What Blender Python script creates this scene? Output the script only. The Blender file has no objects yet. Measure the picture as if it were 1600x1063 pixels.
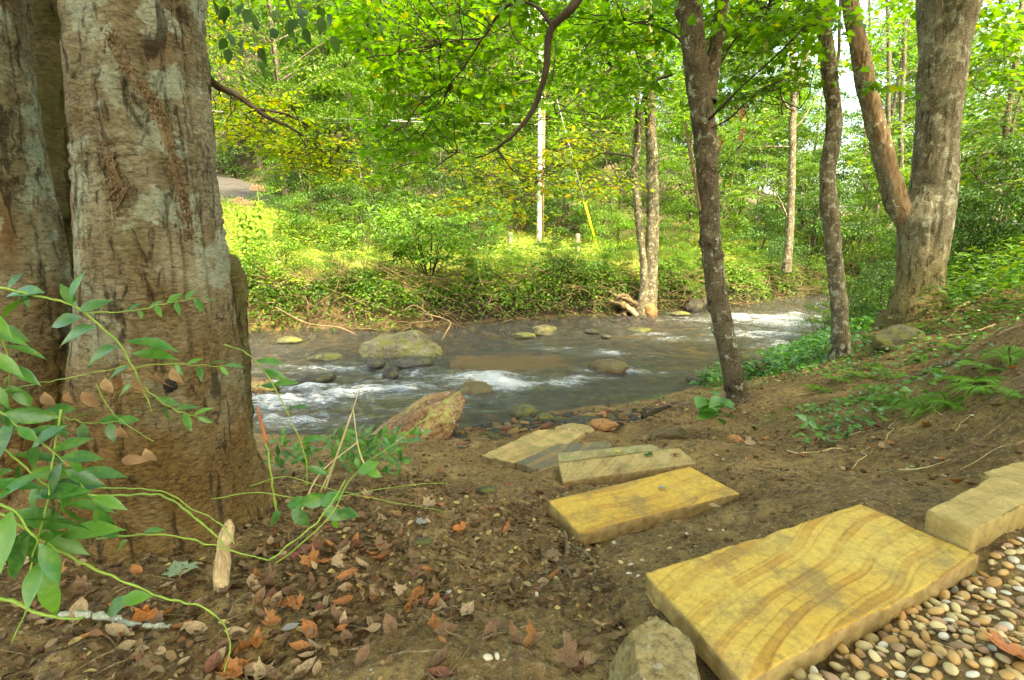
import bpy, math, random
import numpy as np
from mathutils import Vector, Matrix
R_ = math.radians
sc = bpy.context.scene
# ------------------------------------------------------------ camera
PITCH = R_(11.4); FPX = 800.0
cam = bpy.data.cameras.new('camera'); cam.lens = 18.0; cam.sensor_width = 36.0
cam.clip_start = 0.02; cam.clip_end = 600
camo = bpy.data.objects.new('camera', cam); sc.collection.objects.link(camo)
camo.location = (0, 0, 0); camo.rotation_euler = (math.pi/2 - PITCH, 0, 0)
sc.camera = camo
# ------------------------------------------------------------ world, sun, exposure
SUN_EL, SUN_AZ = R_(56), R_(150)      # azimuth measured clockwise from +Y (straight ahead)
w = bpy.data.worlds.new('World'); sc.world = w; w.use_nodes = True
nt = w.node_tree; nt.nodes.clear()
sky = nt.nodes.new('ShaderNodeTexSky'); sky.sky_type = 'NISHITA'; sky.sun_disc = False
sky.sun_elevation = SUN_EL; sky.sun_rotation = SUN_AZ; sky.air_density = 1.0; sky.dust_density = 4.0; sky.ozone_density = 0.6
bg = nt.nodes.new('ShaderNodeBackground'); bg.inputs[1].default_value = 0.15
wo = nt.nodes.new('ShaderNodeOutputWorld')
nt.links.new(sky.outputs[0], bg.inputs[0]); nt.links.new(bg.outputs[0], wo.inputs[0])
sl = bpy.data.lights.new('sun', 'SUN'); sl.energy = 2.05; sl.angle = R_(0.6); sl.color = (1.0, 0.95, 0.86)
so = bpy.data.objects.new('sun', sl); sc.collection.objects.link(so)
sd = Vector((math.sin(SUN_AZ)*math.cos(SUN_EL), math.cos(SUN_AZ)*math.cos(SUN_EL), math.sin(SUN_EL)))
so.rotation_euler = (-sd).to_track_quat('-Z', 'Y').to_euler()
vs = sc.view_settings
sc.display_settings.display_device = 'sRGB'
vs.view_transform = 'Standard'; vs.look = 'None'; vs.gamma = 1.0; vs.use_curve_mapping = False
vs.exposure = 3.03
vs.use_white_balance = True; vs.white_balance_temperature = 8700; vs.white_balance_tint = 0
sc.render.engine = 'CYCLES'
cy = sc.cycles
cy.max_bounces = 7; cy.diffuse_bounces = 4; cy.glossy_bounces = 3; cy.transmission_bounces = 4; cy.transparent_max_bounces = 12
cy.caustics_reflective = False; cy.caustics_refractive = False
cy.sample_clamp_indirect = 6.0
cy.use_denoising = True
try: cy.denoiser = 'OPENIMAGEDENOISE'
except Exception: pass
rng = np.random.default_rng(7)

# ------------------------------------------------------------ helpers: numbers
CP, SP = math.cos(PITCH), math.sin(PITCH)
def ray(px, py):
    X = (px-800)/FPX; V = (531.5-py)/FPX
    return np.array([X, CP+V*SP, -SP+V*CP])
def at(px, py, D):                    # the point on that line of sight at distance D ahead
    r = ray(px, py); return r*(D/r[1])
def proj(p):
    x, y, z = p[0], p[1], p[2]
    dep = y*CP - z*SP; up = y*SP + z*CP
    return 800+FPX*x/dep, 531.5-FPX*up/dep
def hsh(i, j, k, seed):
    h = (i.astype(np.int64)*374761393 + j.astype(np.int64)*668265263 + k.astype(np.int64)*2147483647 + seed*144269) & 0xffffffff
    h = ((h ^ (h >> 13))*1274126177) & 0xffffffff
    h = ((h ^ (h >> 16))*2246822519) & 0xffffffff
    return ((h ^ (h >> 15)) & 0xffffff)/float(0xffffff)
def vn(p, seed=0):
    p = np.asarray(p, float); i = np.floor(p); f = p-i; u = f*f*(3-2*f)
    i = i.astype(np.int64); o = 0
    for a in (0, 1):
        for b in (0, 1):
            for c in (0, 1):
                wt = (u[:, 0] if a else 1-u[:, 0])*(u[:, 1] if b else 1-u[:, 1])*(u[:, 2] if c else 1-u[:, 2])
                o = o + wt*hsh(i[:, 0]+a, i[:, 1]+b, i[:, 2]+c, seed)
    return o*2-1
def fbm(p, oct=4, seed=0, gain=0.5):
    p = np.asarray(p, float); o = 0; a = 1
    for k in range(oct):
        o = o + a*vn(p*(2.03**k)+17.3*k, seed+k); a *= gain
    return o
def nrm(v): return v/(np.linalg.norm(v, axis=-1, keepdims=True)+1e-12)
def smooth(t): t = np.clip(t, 0, 1); return t*t*(3-2*t)

# ------------------------------------------------------------ helpers: scene
def tag(o, label=None, cat=None, group=None, kind=None):
    if label: o['label'] = label
    if cat: o['category'] = cat
    if group: o['group'] = group
    if kind: o['kind'] = kind
    return o
def empty(name, loc, label=None, cat=None, group=None):
    o = bpy.data.objects.new(name, None); sc.collection.objects.link(o); o.location = Vector(loc)
    o.empty_display_size = 0.1
    return tag(o, label, cat, group)
def mesh(name, V, F, mat=None, smooth_=True, mats=None, midx=None):
    """V (n,3); F list of arrays/lists of face index arrays (each array m x k) """
    me = bpy.data.meshes.new(name); V = np.ascontiguousarray(V, dtype=np.float32)
    if not isinstance(F, list): F = [F]
    F = [np.asarray(f, dtype=np.int32) for f in F if len(f)]
    me.vertices.add(len(V)); me.vertices.foreach_set('co', V.ravel())
    loops = np.concatenate([f.ravel() for f in F]); cnt = np.concatenate([np.full(len(f), f.shape[1], np.int32) for f in F])
    st = np.concatenate([[0], np.cumsum(cnt)[:-1]]).astype(np.int32)
    me.loops.add(len(loops)); me.loops.foreach_set('vertex_index', loops)
    me.polygons.add(len(cnt)); me.polygons.foreach_set('loop_start', st); me.polygons.foreach_set('loop_total', cnt)
    if mat: me.materials.append(mat)
    if mats:
        for m in mats: me.materials.append(m)
        me.polygons.foreach_set('material_index', np.asarray(midx, np.int32))
    me.update(calc_edges=True)
    if smooth_: me.polygons.foreach_set('use_smooth', np.ones(len(cnt), bool))
    return me
def link(name, me, parent=None, loc=None, local=False):
    """mesh in world coordinates -> object; with a parent or loc the mesh is moved into that local frame"""
    o = bpy.data.objects.new(name, me); sc.collection.objects.link(o)
    if parent is not None:
        o.parent = parent
        if not local: me.transform(Matrix.Translation(-wloc(parent)))
    elif loc is not None:
        if not local: me.transform(Matrix.Translation(-Vector(loc)))
        o.location = Vector(loc)
    return o
def wloc(o):
    v = Vector(o.location)
    while o.parent: o = o.parent; v = v+Vector(o.location)
    return v
def copy_tree(o, loc=None, rz=None, s=None, parent=None):
    c = o.copy(); sc.collection.objects.link(c); c.parent = parent
    for ch in list(o.children): copy_tree(ch, parent=c)
    if loc is not None: c.location = Vector(loc)
    if rz is not None: c.rotation_euler[2] = rz
    if s is not None: c.scale = (s, s, s) if np.isscalar(s) else s
    return c
def resample(P, n):
    """Catmull-Rom through the control rows of P (positions plus any extra columns)"""
    P = np.asarray(P, float); m = len(P)
    if m == 2: t = np.linspace(0, 1, n)[:, None]; return P[0]*(1-t)+P[1]*t
    E = np.vstack([2*P[0]-P[1], P, 2*P[-1]-P[-2]])
    L = np.concatenate([[0], np.cumsum(np.linalg.norm(np.diff(P[:, :3], axis=0), axis=1))])
    s = np.linspace(0, L[-1], n); k = np.clip(np.searchsorted(L, s, side='right')-1, 0, m-2)
    t = ((s-L[k])/(L[k+1]-L[k]+1e-9))[:, None]
    p0, p1, p2, p3 = E[k], E[k+1], E[k+2], E[k+3]
    return 0.5*((2*p1)+(-p0+p2)*t+(2*p0-5*p1+4*p2-p3)*t*t+(-p0+3*p1-3*p2+p3)*t**3)
def frames(C):
    T = nrm(np.gradient(C, axis=0)); ref = np.array([1., 0, 0]) if abs(T[0][0]) < 0.8 else np.array([0, 1., 0])
    N = np.zeros_like(C); n = ref
    for i in range(len(C)):
        n = n - T[i]*np.dot(n, T[i]); n = n/(np.linalg.norm(n)+1e-9); N[i] = n
    return T, N, np.cross(T, N)
def tube(path, n=None, seg=6, disp=None, cap=True):
    """path rows x,y,z,r -> V, [quads, tris]; disp(theta, s, P)-> radial factor"""
    path = np.asarray(path, float)
    if n is None: n = len(path)
    Q = resample(path, n) if n != len(path) or len(path) > 2 else path
    n = len(Q); C, r = Q[:, :3], np.maximum(Q[:, 3], 1e-4)
    T, N, B = frames(C)
    th = np.linspace(0, 2*math.pi, seg, endpoint=False)
    ct, st = np.cos(th), np.sin(th)
    rr = np.repeat(r[:, None], seg, 1)
    V = C[:, None]+rr[..., None]*(ct[None, :, None]*N[:, None]+st[None, :, None]*B[:, None])
    if disp is not None:
        d = disp(V.reshape(-1, 3)).reshape(n, seg)
        V = C[:, None]+((rr+d)[..., None])*(ct[None, :, None]*N[:, None]+st[None, :, None]*B[:, None])
    V = V.reshape(-1, 3)
    i = np.arange(n-1)[:, None]*seg; j = np.arange(seg)[None]; j2 = (j+1) % seg
    F = np.stack([i+j, i+j2, i+seg+j2, i+seg+j], -1).reshape(-1, 4)
    tr = []
    if cap:
        V = np.vstack([V, C[0], C[-1]]); a, b = len(V)-2, len(V)-1
        tr = [[a, (k+1) % seg, k] for k in range(seg)]+[[b, (n-1)*seg+k, (n-1)*seg+(k+1) % seg] for k in range(seg)]
    return V, F, np.array(tr, dtype=np.int32).reshape(-1, 3)
class MB:                              # mesh collector
    def __init__(s): s.V = []; s.Q = []; s.T = []; s.n = 0
    def add(s, V, Q=(), T=()):
        s.V.append(np.asarray(V))
        if len(Q): s.Q.append(np.asarray(Q)+s.n)
        if len(T): s.T.append(np.asarray(T)+s.n)
        s.n += len(V); return s
    def tube(s, *a, **k): return s.add(*tube(*a, **k))
    def mesh(s, name, mat, smooth_=True):
        F = []
        if s.Q: F.append(np.vstack(s.Q))
        if s.T: F.append(np.vstack(s.T))
        return mesh(name, np.vstack(s.V), F, mat, smooth_)
    def build(s, name, mat, parent=None, loc=None, smooth_=True): return link(name, s.mesh(name, mat, smooth_), parent, loc)

# leaf templates: length 1 along +X, normal +Z, base at the origin
def tpl(outline, fold=0.12, droop=0.15):
    """right-half outline (x, halfwidth) -> folded, drooping leaf"""
    mid = [(x, 0) for x, _ in outline]; V = []; F = []
    for x, h in outline:
        z = -droop*x*x
        V += [(x, -h, z+fold*h*2), (x, 0, z), (x, h, z+fold*h*2)]
    n = len(outline)
    for i in range(n-1):
        a = i*3; F += [(a, a+3, a+4, a+1), (a+1, a+4, a+5, a+2)]
    return np.array(V, float), np.array(F)
L_DIAM = (np.array([[0, 0, 0], [.5, -.30, .05], [1, 0, -.08], [.5, .30, .05]], float), np.array([[0, 1, 2, 3]]))
L_OVAL = tpl([(0, .01), (.3, .21), (.65, .22), (1, .01)])
L_LONG = tpl([(0, .01), (.12, .08), (.3, .155), (.5, .175), (.72, .13), (.88, .06), (1, .004)], .18, .25)
L_BROAD = tpl([(0, .02), (.12, .20), (.32, .30), (.55, .28), (.78, .16), (1, .004)], .14, .22)
def maple():
    o = [(0, 0), (.05, .22), (-.05, .42), (.18, .36), (.26, .52), (.40, .46), (.42, .26), (.66, .30), (.72, .16), (1, 0)]
    V = [(x, -y, -.18*x*x+.10*abs(y)) for x, y in o]+[(x, y, -.18*x*x+.10*abs(y)) for x, y in o[1:-1]][::-1]
    n = len(V); V.append((.3, 0, 0)); F = [(n, i, (i+1) % n) for i in range(n)]
    return np.array(V, float), np.array(F)
L_MAPLE = maple()
def scatter(tp, pos, d, up, size, wid=None):
    """put template tp at pos with X axis along d, Z axis near up, scaled by size"""
    TV, TF = tp; n = len(pos); d = nrm(d); up = up-d*np.sum(up*d, 1, keepdims=True); up = nrm(up); y = np.cross(up, d)
    M = np.stack([d, y, up], 2)                     # n,3,3 columns
    size = np.broadcast_to(np.asarray(size, float), (n,))
    TVb = np.broadcast_to(TV[None], (n,)+TV.shape)
    if wid is not None: TVb = TVb*np.stack([np.ones(n), wid, np.ones(n)], 1)[:, None]
    V = np.einsum('nij,nkj->nki', M, TVb)*size[:, None, None]+pos[:, None]
    F = TF[None]+(np.arange(n)*len(TV))[:, None, None]
    return V.reshape(-1, 3), F.reshape(-1, TF.shape[1])
def leafmesh(name, tp, pos, d, up, size, mat, wid=None):
    V, F = scatter(tp, np.asarray(pos), np.asarray(d), np.asarray(up), size, wid)
    return mesh(name, V, F, mat, smooth_=False)
def rdir(n, g=None):
    g = g or rng; return nrm(g.normal(size=(n, 3)))

# ------------------------------------------------------------ materials
class NT:
    def __init__(s, name):
        s.m = bpy.data.materials.new(name); s.m.use_nodes = True; s.t = s.m.node_tree; s.t.nodes.clear()
        s.out = s.t.nodes.new('ShaderNodeOutputMaterial')
    def n(s, typ, ins=None, **kw):
        o = s.t.nodes.new('ShaderNode'+typ)
        for k, v in kw.items(): setattr(o, k, v)
        for k, v in (ins or {}).items():
            if isinstance(v, bpy.types.NodeSocket): s.t.links.new(v, o.inputs[k])
            else: o.inputs[k].default_value = v
        return o
    def co(s, scale=(1, 1, 1), space='Object', loc=(0, 0, 0)):
        c = s.n('TexCoord'); mp = s.n('Mapping', {'Vector': c.outputs[space], 'Scale': scale, 'Location': loc}); return mp.outputs[0]
    def noise(s, vec, scale, detail=4, rough=.55, dist=0): return s.n('TexNoise', {'Vector': vec, 'Scale': scale, 'Detail': detail, 'Roughness': rough, 'Distortion': dist}).outputs[0]
    def ramp(s, fac, stops, interp='LINEAR'):
        r = s.n('ValToRGB', {'Fac': fac}); r.color_ramp.interpolation = interp; e = r.color_ramp.elements
        while len(e) < len(stops): e.new(.5)
        for k, (p, c) in enumerate(stops):
            e[k].position = p; e[k].color = (c, c, c, 1) if np.isscalar(c) else tuple(c)+(1,)
        return r.outputs[0]
    def mix(s, f, a, b, mode='MIX'):
        m = s.n('Mix', data_type='RGBA', blend_type=mode)
        for k, v in ((0, f), (6, a), (7, b)):
            if isinstance(v, bpy.types.NodeSocket): s.t.links.new(v, m.inputs[k])
            else: m.inputs[k].default_value = v if k == 0 else tuple(v)+(1,)
        return m.outputs[2]
    def math(s, op, a, b=0.0, c=None):
        d = {0: a, 1: b}
        if c is not None: d[2] = c
        return s.n('Math', d, operation=op).outputs[0]
    def bump(s, h, strength=.5, dist=.01, normal=None):
        d = {'Height': h, 'Strength': strength, 'Distance': dist}
        if normal is not None: d['Normal'] = normal
        return s.n('Bump', d).outputs[0]
    def pbr(s, col, rough=.8, normal=None, spec=.3, **kw):
        d = {'Base Color': col if isinstance(col, bpy.types.NodeSocket) else tuple(col)+(1,), 'Roughness': rough, 'Specular IOR Level': spec}
        if normal is not None: d['Normal'] = normal
        d.update(kw); return s.n('BsdfPrincipled', d).outputs[0]
    def fin(s, sh): s.t.links.new(sh, s.out.inputs[0]); return s.m
MAT = {}
def leaf_mat(name, stops, trans=.45, rough=.45, spec=.35, tint=(1.15, 1.2, .55), patch=0.0, pscale=.6):
    t = NT(name); g = t.n('NewGeometry'); r = g.outputs['Random Per Island']
    c = t.ramp(r, stops)
    nz = t.noise(t.co(space='Object'), pscale, 2)
    c = t.mix(1.0, c, t.ramp(nz, [(.3, .60), (.7, 1.25)]), 'MULTIPLY')
    p = t.pbr(c, rough, spec=spec)
    tc = t.mix(1.0, c, tint, 'MULTIPLY')
    tr = t.n('BsdfTranslucent', {'Color': tc}).outputs[0]
    MAT[name] = t.fin(t.n('MixShader', {0: trans, 1: p, 2: tr}).outputs[0]); return MAT[name]
leaf_mat('leaf_hill', [(0, (.032, .08, .018)), (.5, (.06, .145, .026)), (.9, (.11, .215, .035)), (1, (.19, .26, .04))])
leaf_mat('leaf_mid', [(0, (.045, .11, .014)), (.5, (.085, .19, .020)), (.9, (.15, .265, .025)), (1, (.28, .28, .03))])
leaf_mat('leaf_bright', [(0, (.065, .16, .016)), (.6, (.12, .255, .022)), (.95, (.20, .33, .028)), (1, (.40, .33, .03))], .5)
leaf_mat('leaf_maple', [(0, (.09, .22, .02)), (.55, (.15, .32, .024)), (.96, (.22, .39, .03)), (1, (.42, .36, .03))], .64)
leaf_mat('leaf_yellow', [(0, (.16, .27, .02)), (.55, (.25, .33, .025)), (.88, (.38, .36, .03)), (1, (.50, .24, .03))], .5)
leaf_mat('leaf_shrub', [(0, (.035, .115, .028)), (.6, (.06, .19, .035)), (1, (.12, .26, .04))], .25, .28, .5)
leaf_mat('leaf_near', [(0, (.055, .19, .028)), (.6, (.09, .28, .035)), (1, (.16, .33, .04))], .35, .3, .5, pscale=3)
leaf_mat('leaf_dark', [(0, (.03, .085, .018)), (.6, (.055, .14, .02)), (1, (.10, .20, .03))], .35)
leaf_mat('leaf_fern', [(0, (.12, .30, .03)), (1, (.24, .42, .04))], .5)
leaf_mat('leaf_meadow', [(0, (.10, .22, .025)), (.4, (.17, .32, .03)), (.8, (.28, .37, .04)), (1, (.40, .36, .10))], .34, pscale=.8)
leaf_mat('leaf_grass', [(0, (.20, .28, .05)), (.6, (.33, .34, .07)), (1, (.46, .38, .15))], .3, pscale=.7)
leaf_mat('leaf_dead', [(0, (.30, .16, .07)), (.6, (.42, .24, .11)), (1, (.5, .34, .18))], .3, .6, .2, (1.1, .9, .7), pscale=20)
leaf_mat('petal_dry', [(0, (.30, .18, .11)), (1, (.44, .30, .18))], .3, .8, .1, (1, .9, .8))

def bark(name, c1, c2, crack=(.035, .025, .016), scale=1., lich=.0, lcol=(.46, .50, .36), moss=.0, zs=.35, bstr=.9, ring=False, rust=0., lscale=7, cks=24, ckd=1., base=None):
    t = NT(name); v = t.co(); vs_ = t.co((1, 1, zs))
    n1 = t.noise(v, 6*scale, 6, .6); n2 = t.noise(vs_, 30*scale, 6, .65, .6)
    c = t.ramp(n1, [(.3, c1), (.7, c2)])
    vo = t.n('TexVoronoi', {'Vector': t.n('Mix', {0: .05, 4: vs_, 5: t.n('TexNoise', {'Vector': vs_, 'Scale': 14*scale}).outputs[1]}, data_type='VECTOR').outputs[1], 'Scale': cks*scale}, feature='DISTANCE_TO_EDGE').outputs[0]
    ck = t.ramp(vo, [(0, 1-ckd), (.09, 1.)])
    ck = t.math('MAXIMUM', ck, t.ramp(t.noise(t.co(loc=(2, 5, 3)), 5*scale, 3), [(.40, 0.), (.60, 1.)]))
    ck = t.math('MAXIMUM', ck, t.ramp(n1, [(.42, 0.), (.6, .85)]))
    c = t.mix(t.ramp(n2, [(.35, .55), (.6, 0.)]), c, crack)
    c = t.mix(t.math('SUBTRACT', 1.0, ck), c, crack)
    if rust:
        c = t.mix(t.ramp(t.noise(t.co((1, 1, .25), loc=(3, 1, 4)), 5*scale, 5), [(.62-rust*.2, 0.), (.70-rust*.2, .9)]), c, (.26, .125, .05))
    if lich:
        l = t.noise(t.co(loc=(5, 9, 2)), lscale, 7, .6)
        lf = t.ramp(l, [(.66-lich*.2, 0.), (.69-lich*.2, .9)])
        c = t.mix(lf, c, t.mix(t.noise(v, 60, 3), lcol, tuple(k*1.35 for k in lcol)))
    if moss:
        mz = t.noise(t.co(loc=(1, 2, 7)), 4, 5); c = t.mix(t.ramp(mz, [(.62-moss*.25, 0.), (.74-moss*.25, .8)]), c, (.11, .13, .025))
    if base:
        zz = t.n('SeparateXYZ', {0: v}).outputs[2]; bf = t.math('MULTIPLY', t.n('MapRange', {0: t.math('ADD', zz, t.math('MULTIPLY', n1, .5)), 1: .95, 2: .45, 3: 0., 4: 1.}).outputs[0], .8)
        c = t.mix(bf, c, t.mix(t.ramp(n2, [(.35, 0.), (.65, 1.)]), tuple(k*.55 for k in base), base))
    h = t.math('ADD', t.math('MULTIPLY', n2, .8), t.math('MULTIPLY', ck, .6))
    h = t.math('ADD', h, t.math('MULTIPLY', t.noise(v, 120*scale, 3), .3))
    if ring:
        wv = t.n('TexWave', {'Vector': v, 'Scale': 9*scale, 'Distortion': 6, 'Detail': 4, 'Detail Scale': 2}, bands_direction='Z').outputs['Fac']
        h = t.math('ADD', h, t.math('MULTIPLY', wv, .5))
    MAT[name] = t.fin(t.pbr(c, .9, t.bump(h, bstr, .012/scale), spec=.15)); return MAT[name]
def bark2(name, c1, c2, crack, fl=38, fu=22, lich=.4, lcol=(.37, .41, .29), lscale=6, moss=.3, base=None, ck=.4, cks=30, bd=.02, rust=0., spk=0.):
    t = NT(name); v = t.co(); n1 = t.noise(v, 5, 5, .6); n2 = t.noise(t.co((1, 1, 2.4)), fl, 7, .72, .5); n3 = t.noise(t.co((1, 1, .22)), fu, 6, .65, .8); n4 = t.noise(v, 170, 4)
    c = t.ramp(n1, [(.32, c1), (.68, c2)])
    c = t.mix(1.0, c, t.ramp(n2, [(.34, .35), (.46, .85), (.56, 1.1), (.68, 1.45)]), 'MULTIPLY')
    if rust: c = t.mix(t.ramp(t.noise(t.co((1, 1, .2), loc=(3, 1, 4)), 4, 6), [(.64-rust*.2, 0.), (.74-rust*.2, .8)]), c, (.24, .125, .05))
    if lich:
        lf = t.ramp(t.noise(t.co(loc=(5, 9, 2)), lscale, 9, .62, .3), [(.665-lich*.2, 0.), (.70-lich*.2, .85)]); lf = t.math('MULTIPLY', lf, t.ramp(n2, [(.36, .25), (.5, 1.)])); c = t.mix(lf, c, t.mix(t.noise(v, 70, 4), tuple(k*.75 for k in lcol), tuple(k*1.45 for k in lcol)))
    if spk: c = t.mix(t.ramp(t.noise(v, 70, 3, .6), [(.60, 0.), (.66, spk)]), c, (.50, .48, .40))
    if moss: c = t.mix(t.ramp(t.noise(t.co(loc=(1, 2, 7)), 3.5, 7, .65), [(.64-moss*.25, 0.), (.78-moss*.25, .6)]), c, (.13, .13, .03))
    if base:
        zz = t.n('SeparateXYZ', {0: v}).outputs[2]; bf = t.math('MULTIPLY', t.n('MapRange', {0: t.math('ADD', zz, t.math('MULTIPLY', n1, .5)), 1: 1.25, 2: .55, 3: 0., 4: 1.}).outputs[0], .9)
        c = t.mix(bf, c, t.mix(t.ramp(n2, [(.36, 0.), (.62, 1.)]), tuple(k*.38 for k in base), tuple(k*1.25 for k in base)))
    f3 = t.ramp(n3, [(.37, 1.), (.45, 0.)]); c = t.mix(t.math('MULTIPLY', f3, .75), c, crack)
    vo = t.n('TexVoronoi', {'Vector': t.co((1, 1, 1.5)), 'Scale': cks, 'Randomness': 1.}, feature='DISTANCE_TO_EDGE').outputs[0]
    vk = t.math('MULTIPLY', t.ramp(vo, [(0, 1.), (.08, 0.)]), t.ramp(t.noise(t.co(loc=(2, 5, 3)), 6, 4), [(.46, 0.), (.62, 1.)])); c = t.mix(t.math('MULTIPLY', vk, ck), c, crack)
    h = t.math('ADD', t.math('MULTIPLY', n2, 1.1), t.math('MULTIPLY', n4, .25)); h = t.math('SUBTRACT', h, t.math('MULTIPLY', f3, .35)); h = t.math('SUBTRACT', h, t.math('MULTIPLY', vk, .25))
    MAT[name] = t.fin(t.pbr(c, .92, t.bump(h, 1., bd), spec=.12)); return MAT[name]
bark2('bark_big', (.19, .135, .062), (.43, .385, .25), (.028, .018, .009), fl=46, lcol=(.42, .46, .33), lich=.62, moss=.34, rust=.34, base=(.27, .155, .05), bd=.022)
bark2('bark_burl', (.15, .115, .05), (.27, .215, .10), (.03, .02, .012), fl=40, fu=24, lich=0, moss=.75, ck=.2)
bark2('bark_knob', (.075, .058, .034), (.165, .132, .078), (.025, .018, .012), fl=44, fu=30, lich=.45, lscale=12, moss=.2, ck=.3, cks=50, bd=.014, spk=.3)
bark2('bark_grey', (.10, .078, .045), (.21, .175, .105), (.03, .022, .015), fl=60, fu=34, lich=.60, lcol=(.36, .36, .27), lscale=16, moss=.2, ck=0, bd=.012, spk=.5)
bark2('bark_fork', (.14, .115, .068), (.28, .245, .16), (.035, .028, .018), fl=55, fu=26, lich=.6, lcol=(.36, .36, .26), lscale=11, moss=.15, ck=0, bd=.018, spk=.7, base=(.24, .19, .08))
bark('bark_dead', (.19, .135, .075), (.32, .235, .14), crack=(.12, .05, .02), scale=1.2, zs=.15, lich=.1)
bark('bark_far', (.12, .10, .065), (.20, .17, .115), scale=.7, lich=.2)
bark('bark_dark', (.035, .026, .018), (.06, .045, .03), scale=2)
bark('bark_root', (.13, .09, .05), (.26, .19, .11), scale=3.5, zs=1)
bark('wood_pale', (.50, .36, .18), (.68, .52, .30), crack=(.22, .14, .07), scale=3, zs=.12)
bark('twig_brown', (.22, .15, .08), (.34, .24, .13), scale=4)
bark('twig_lichen', (.30, .32, .24), (.5, .54, .42), crack=(.14, .11, .07), scale=5)
def plain(name, c1, c2, rough=.6, sc_=8, spec=.3, b=.3, bd=.004, metal=0):
    t = NT(name); v = t.co(); n = t.noise(v, sc_, 5); MAT[name] = t.fin(t.pbr(t.ramp(n, [(.3, c1), (.7, c2)]), rough, t.bump(t.noise(v, sc_*6, 4), b, bd), spec=spec, Metallic=metal)); return MAT[name]
plain('stem_green', (.15, .26, .04), (.26, .36, .06), .4, 20)
plain('stem_red', (.30, .09, .04), (.45, .16, .06), .5, 20)
plain('stem_straw', (.45, .34, .15), (.62, .50, .26), .6, 20)
plain('pole_wood', (.34, .33, .31), (.46, .45, .42), .8, 3)
plain('pole_shade', (.34, .20, .10), (.42, .26, .14), .7, 3)  # brown of the pole's shaded side
plain('metal_grey', (.52, .54, .56), (.62, .64, .66), .35, 3)
plain('wire_pale', (.30, .31, .32), (.38, .39, .40), .4, 1)
plain('guard_yellow', (.75, .52, .02), (.80, .60, .03), .45, 3)
plain('porcelain', (.35, .36, .38), (.45, .46, .48), .3, 3)
plain('asphalt', (.050, .046, .042), (.085, .078, .070), .9, 2, .2)
plain('post_wood', (.14, .12, .09), (.22, .19, .14), .9, 6)
# ------------------------------------------------------------ terrain
WL = -1.78                                            # water level; the eye is z = 0
def yn(x): return np.interp(x, [-30, -8, -2.15, -.55, .33, 1.2, 1.95, 3.35, 4.9, 7, 12, 20, 40], [5.5, 4.6, 4.45, 4.5, 5.0, 5.3, 5.7, 6.9, 8.1, 10.3, 14.2, 18, 26])
def yf(x): return np.interp(x, [-30, -20, -8, -4.8, -2.5, 0, 2.9, 5.6, 7.2, 10, 16, 25, 40], [12, 10.5, 9.7, 9.6, 9.9, 11, 11.9, 13.2, 14.4, 16.8, 20.5, 25.5, 34])
NEAR = []
def ctl(px, py, z):
    r = ray(px, py); t = z/r[2]; NEAR.append((r[0]*t, r[1]*t, z))
for a in [(1600, 1063, -.86), (1300, 1063, -.87), (1000, 1063, -.92), (800, 1063, -.94), (400, 1063, -.95), (0, 1063, -.92), (0, 860, -.90), (150, 860, -.92),
          (1350, 790, -.90), (1530, 870, -.88), (1005, 910, -.95), (1600, 850, -.86), (1450, 800, -.88), (1600, 740, -.84), (1180, 790, -1.02),
          (855, 800, -1.08), (905, 860, -1.07), (1075, 735, -1.12), (1170, 760, -1.06), (870, 730, -1.25), (1090, 690, -1.24), (760, 730, -1.42), (860, 690, -1.5), (920, 690, -1.47),
          (600, 800, -1.06), (500, 850, -1.0), (640, 740, -1.28), (500, 740, -1.22), (700, 900, -1.02), (300, 810, -.97), (740, 700, -1.52), (600, 700, -1.5), (1000, 660, -1.58), (1080, 640, -1.55),
          (1155, 635, -1.45), (1200, 680, -1.3), (1400, 600, -1.06), (1400, 720, -1.0), (1600, 690, -.78), (1600, 500, -.52), (1435, 495, -.86), (1312, 562, -1.25), (1250, 600, -1.28),
          (1500, 560, -.86), (1600, 600, -.66), (950, 640, -1.70), (820, 660, -1.70)]: ctl(*a)
NEAR += [(-3, 2.0, -1.1), (-5, 1.5, -1.0), (-8, 2.5, -1.2), (-12, 0, -.8), (-3, 3.2, -1.45), (-1.6, 2.6, -1.30), (6.5, 6.5, -.45), (8, 5, -.1), (9, 9, -.3), (12, 12, -.35), (14, 8, .5), (20, 15, .6), (20, 5, 1.2), (30, 20, 1),
         (0, -3, -.9), (4, -3, -.5), (-6, -6, -.8), (8, -4, .2), (-12, -20, -.5), (20, -20, 1.5), (5.5, 2, -.3)]
for x in (-8, -4, -2.15, -.9, .33, 1.2, 1.95, 3.35, 4.9, 7, 12, 20): NEAR.append((x, float(yn(x)), WL))
for x in (-8, -2.15, .33, 1.95, 4.9, 12): NEAR.append((x, float(yn(x))+.9, WL-.2))
NEAR = np.array(NEAR)
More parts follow.
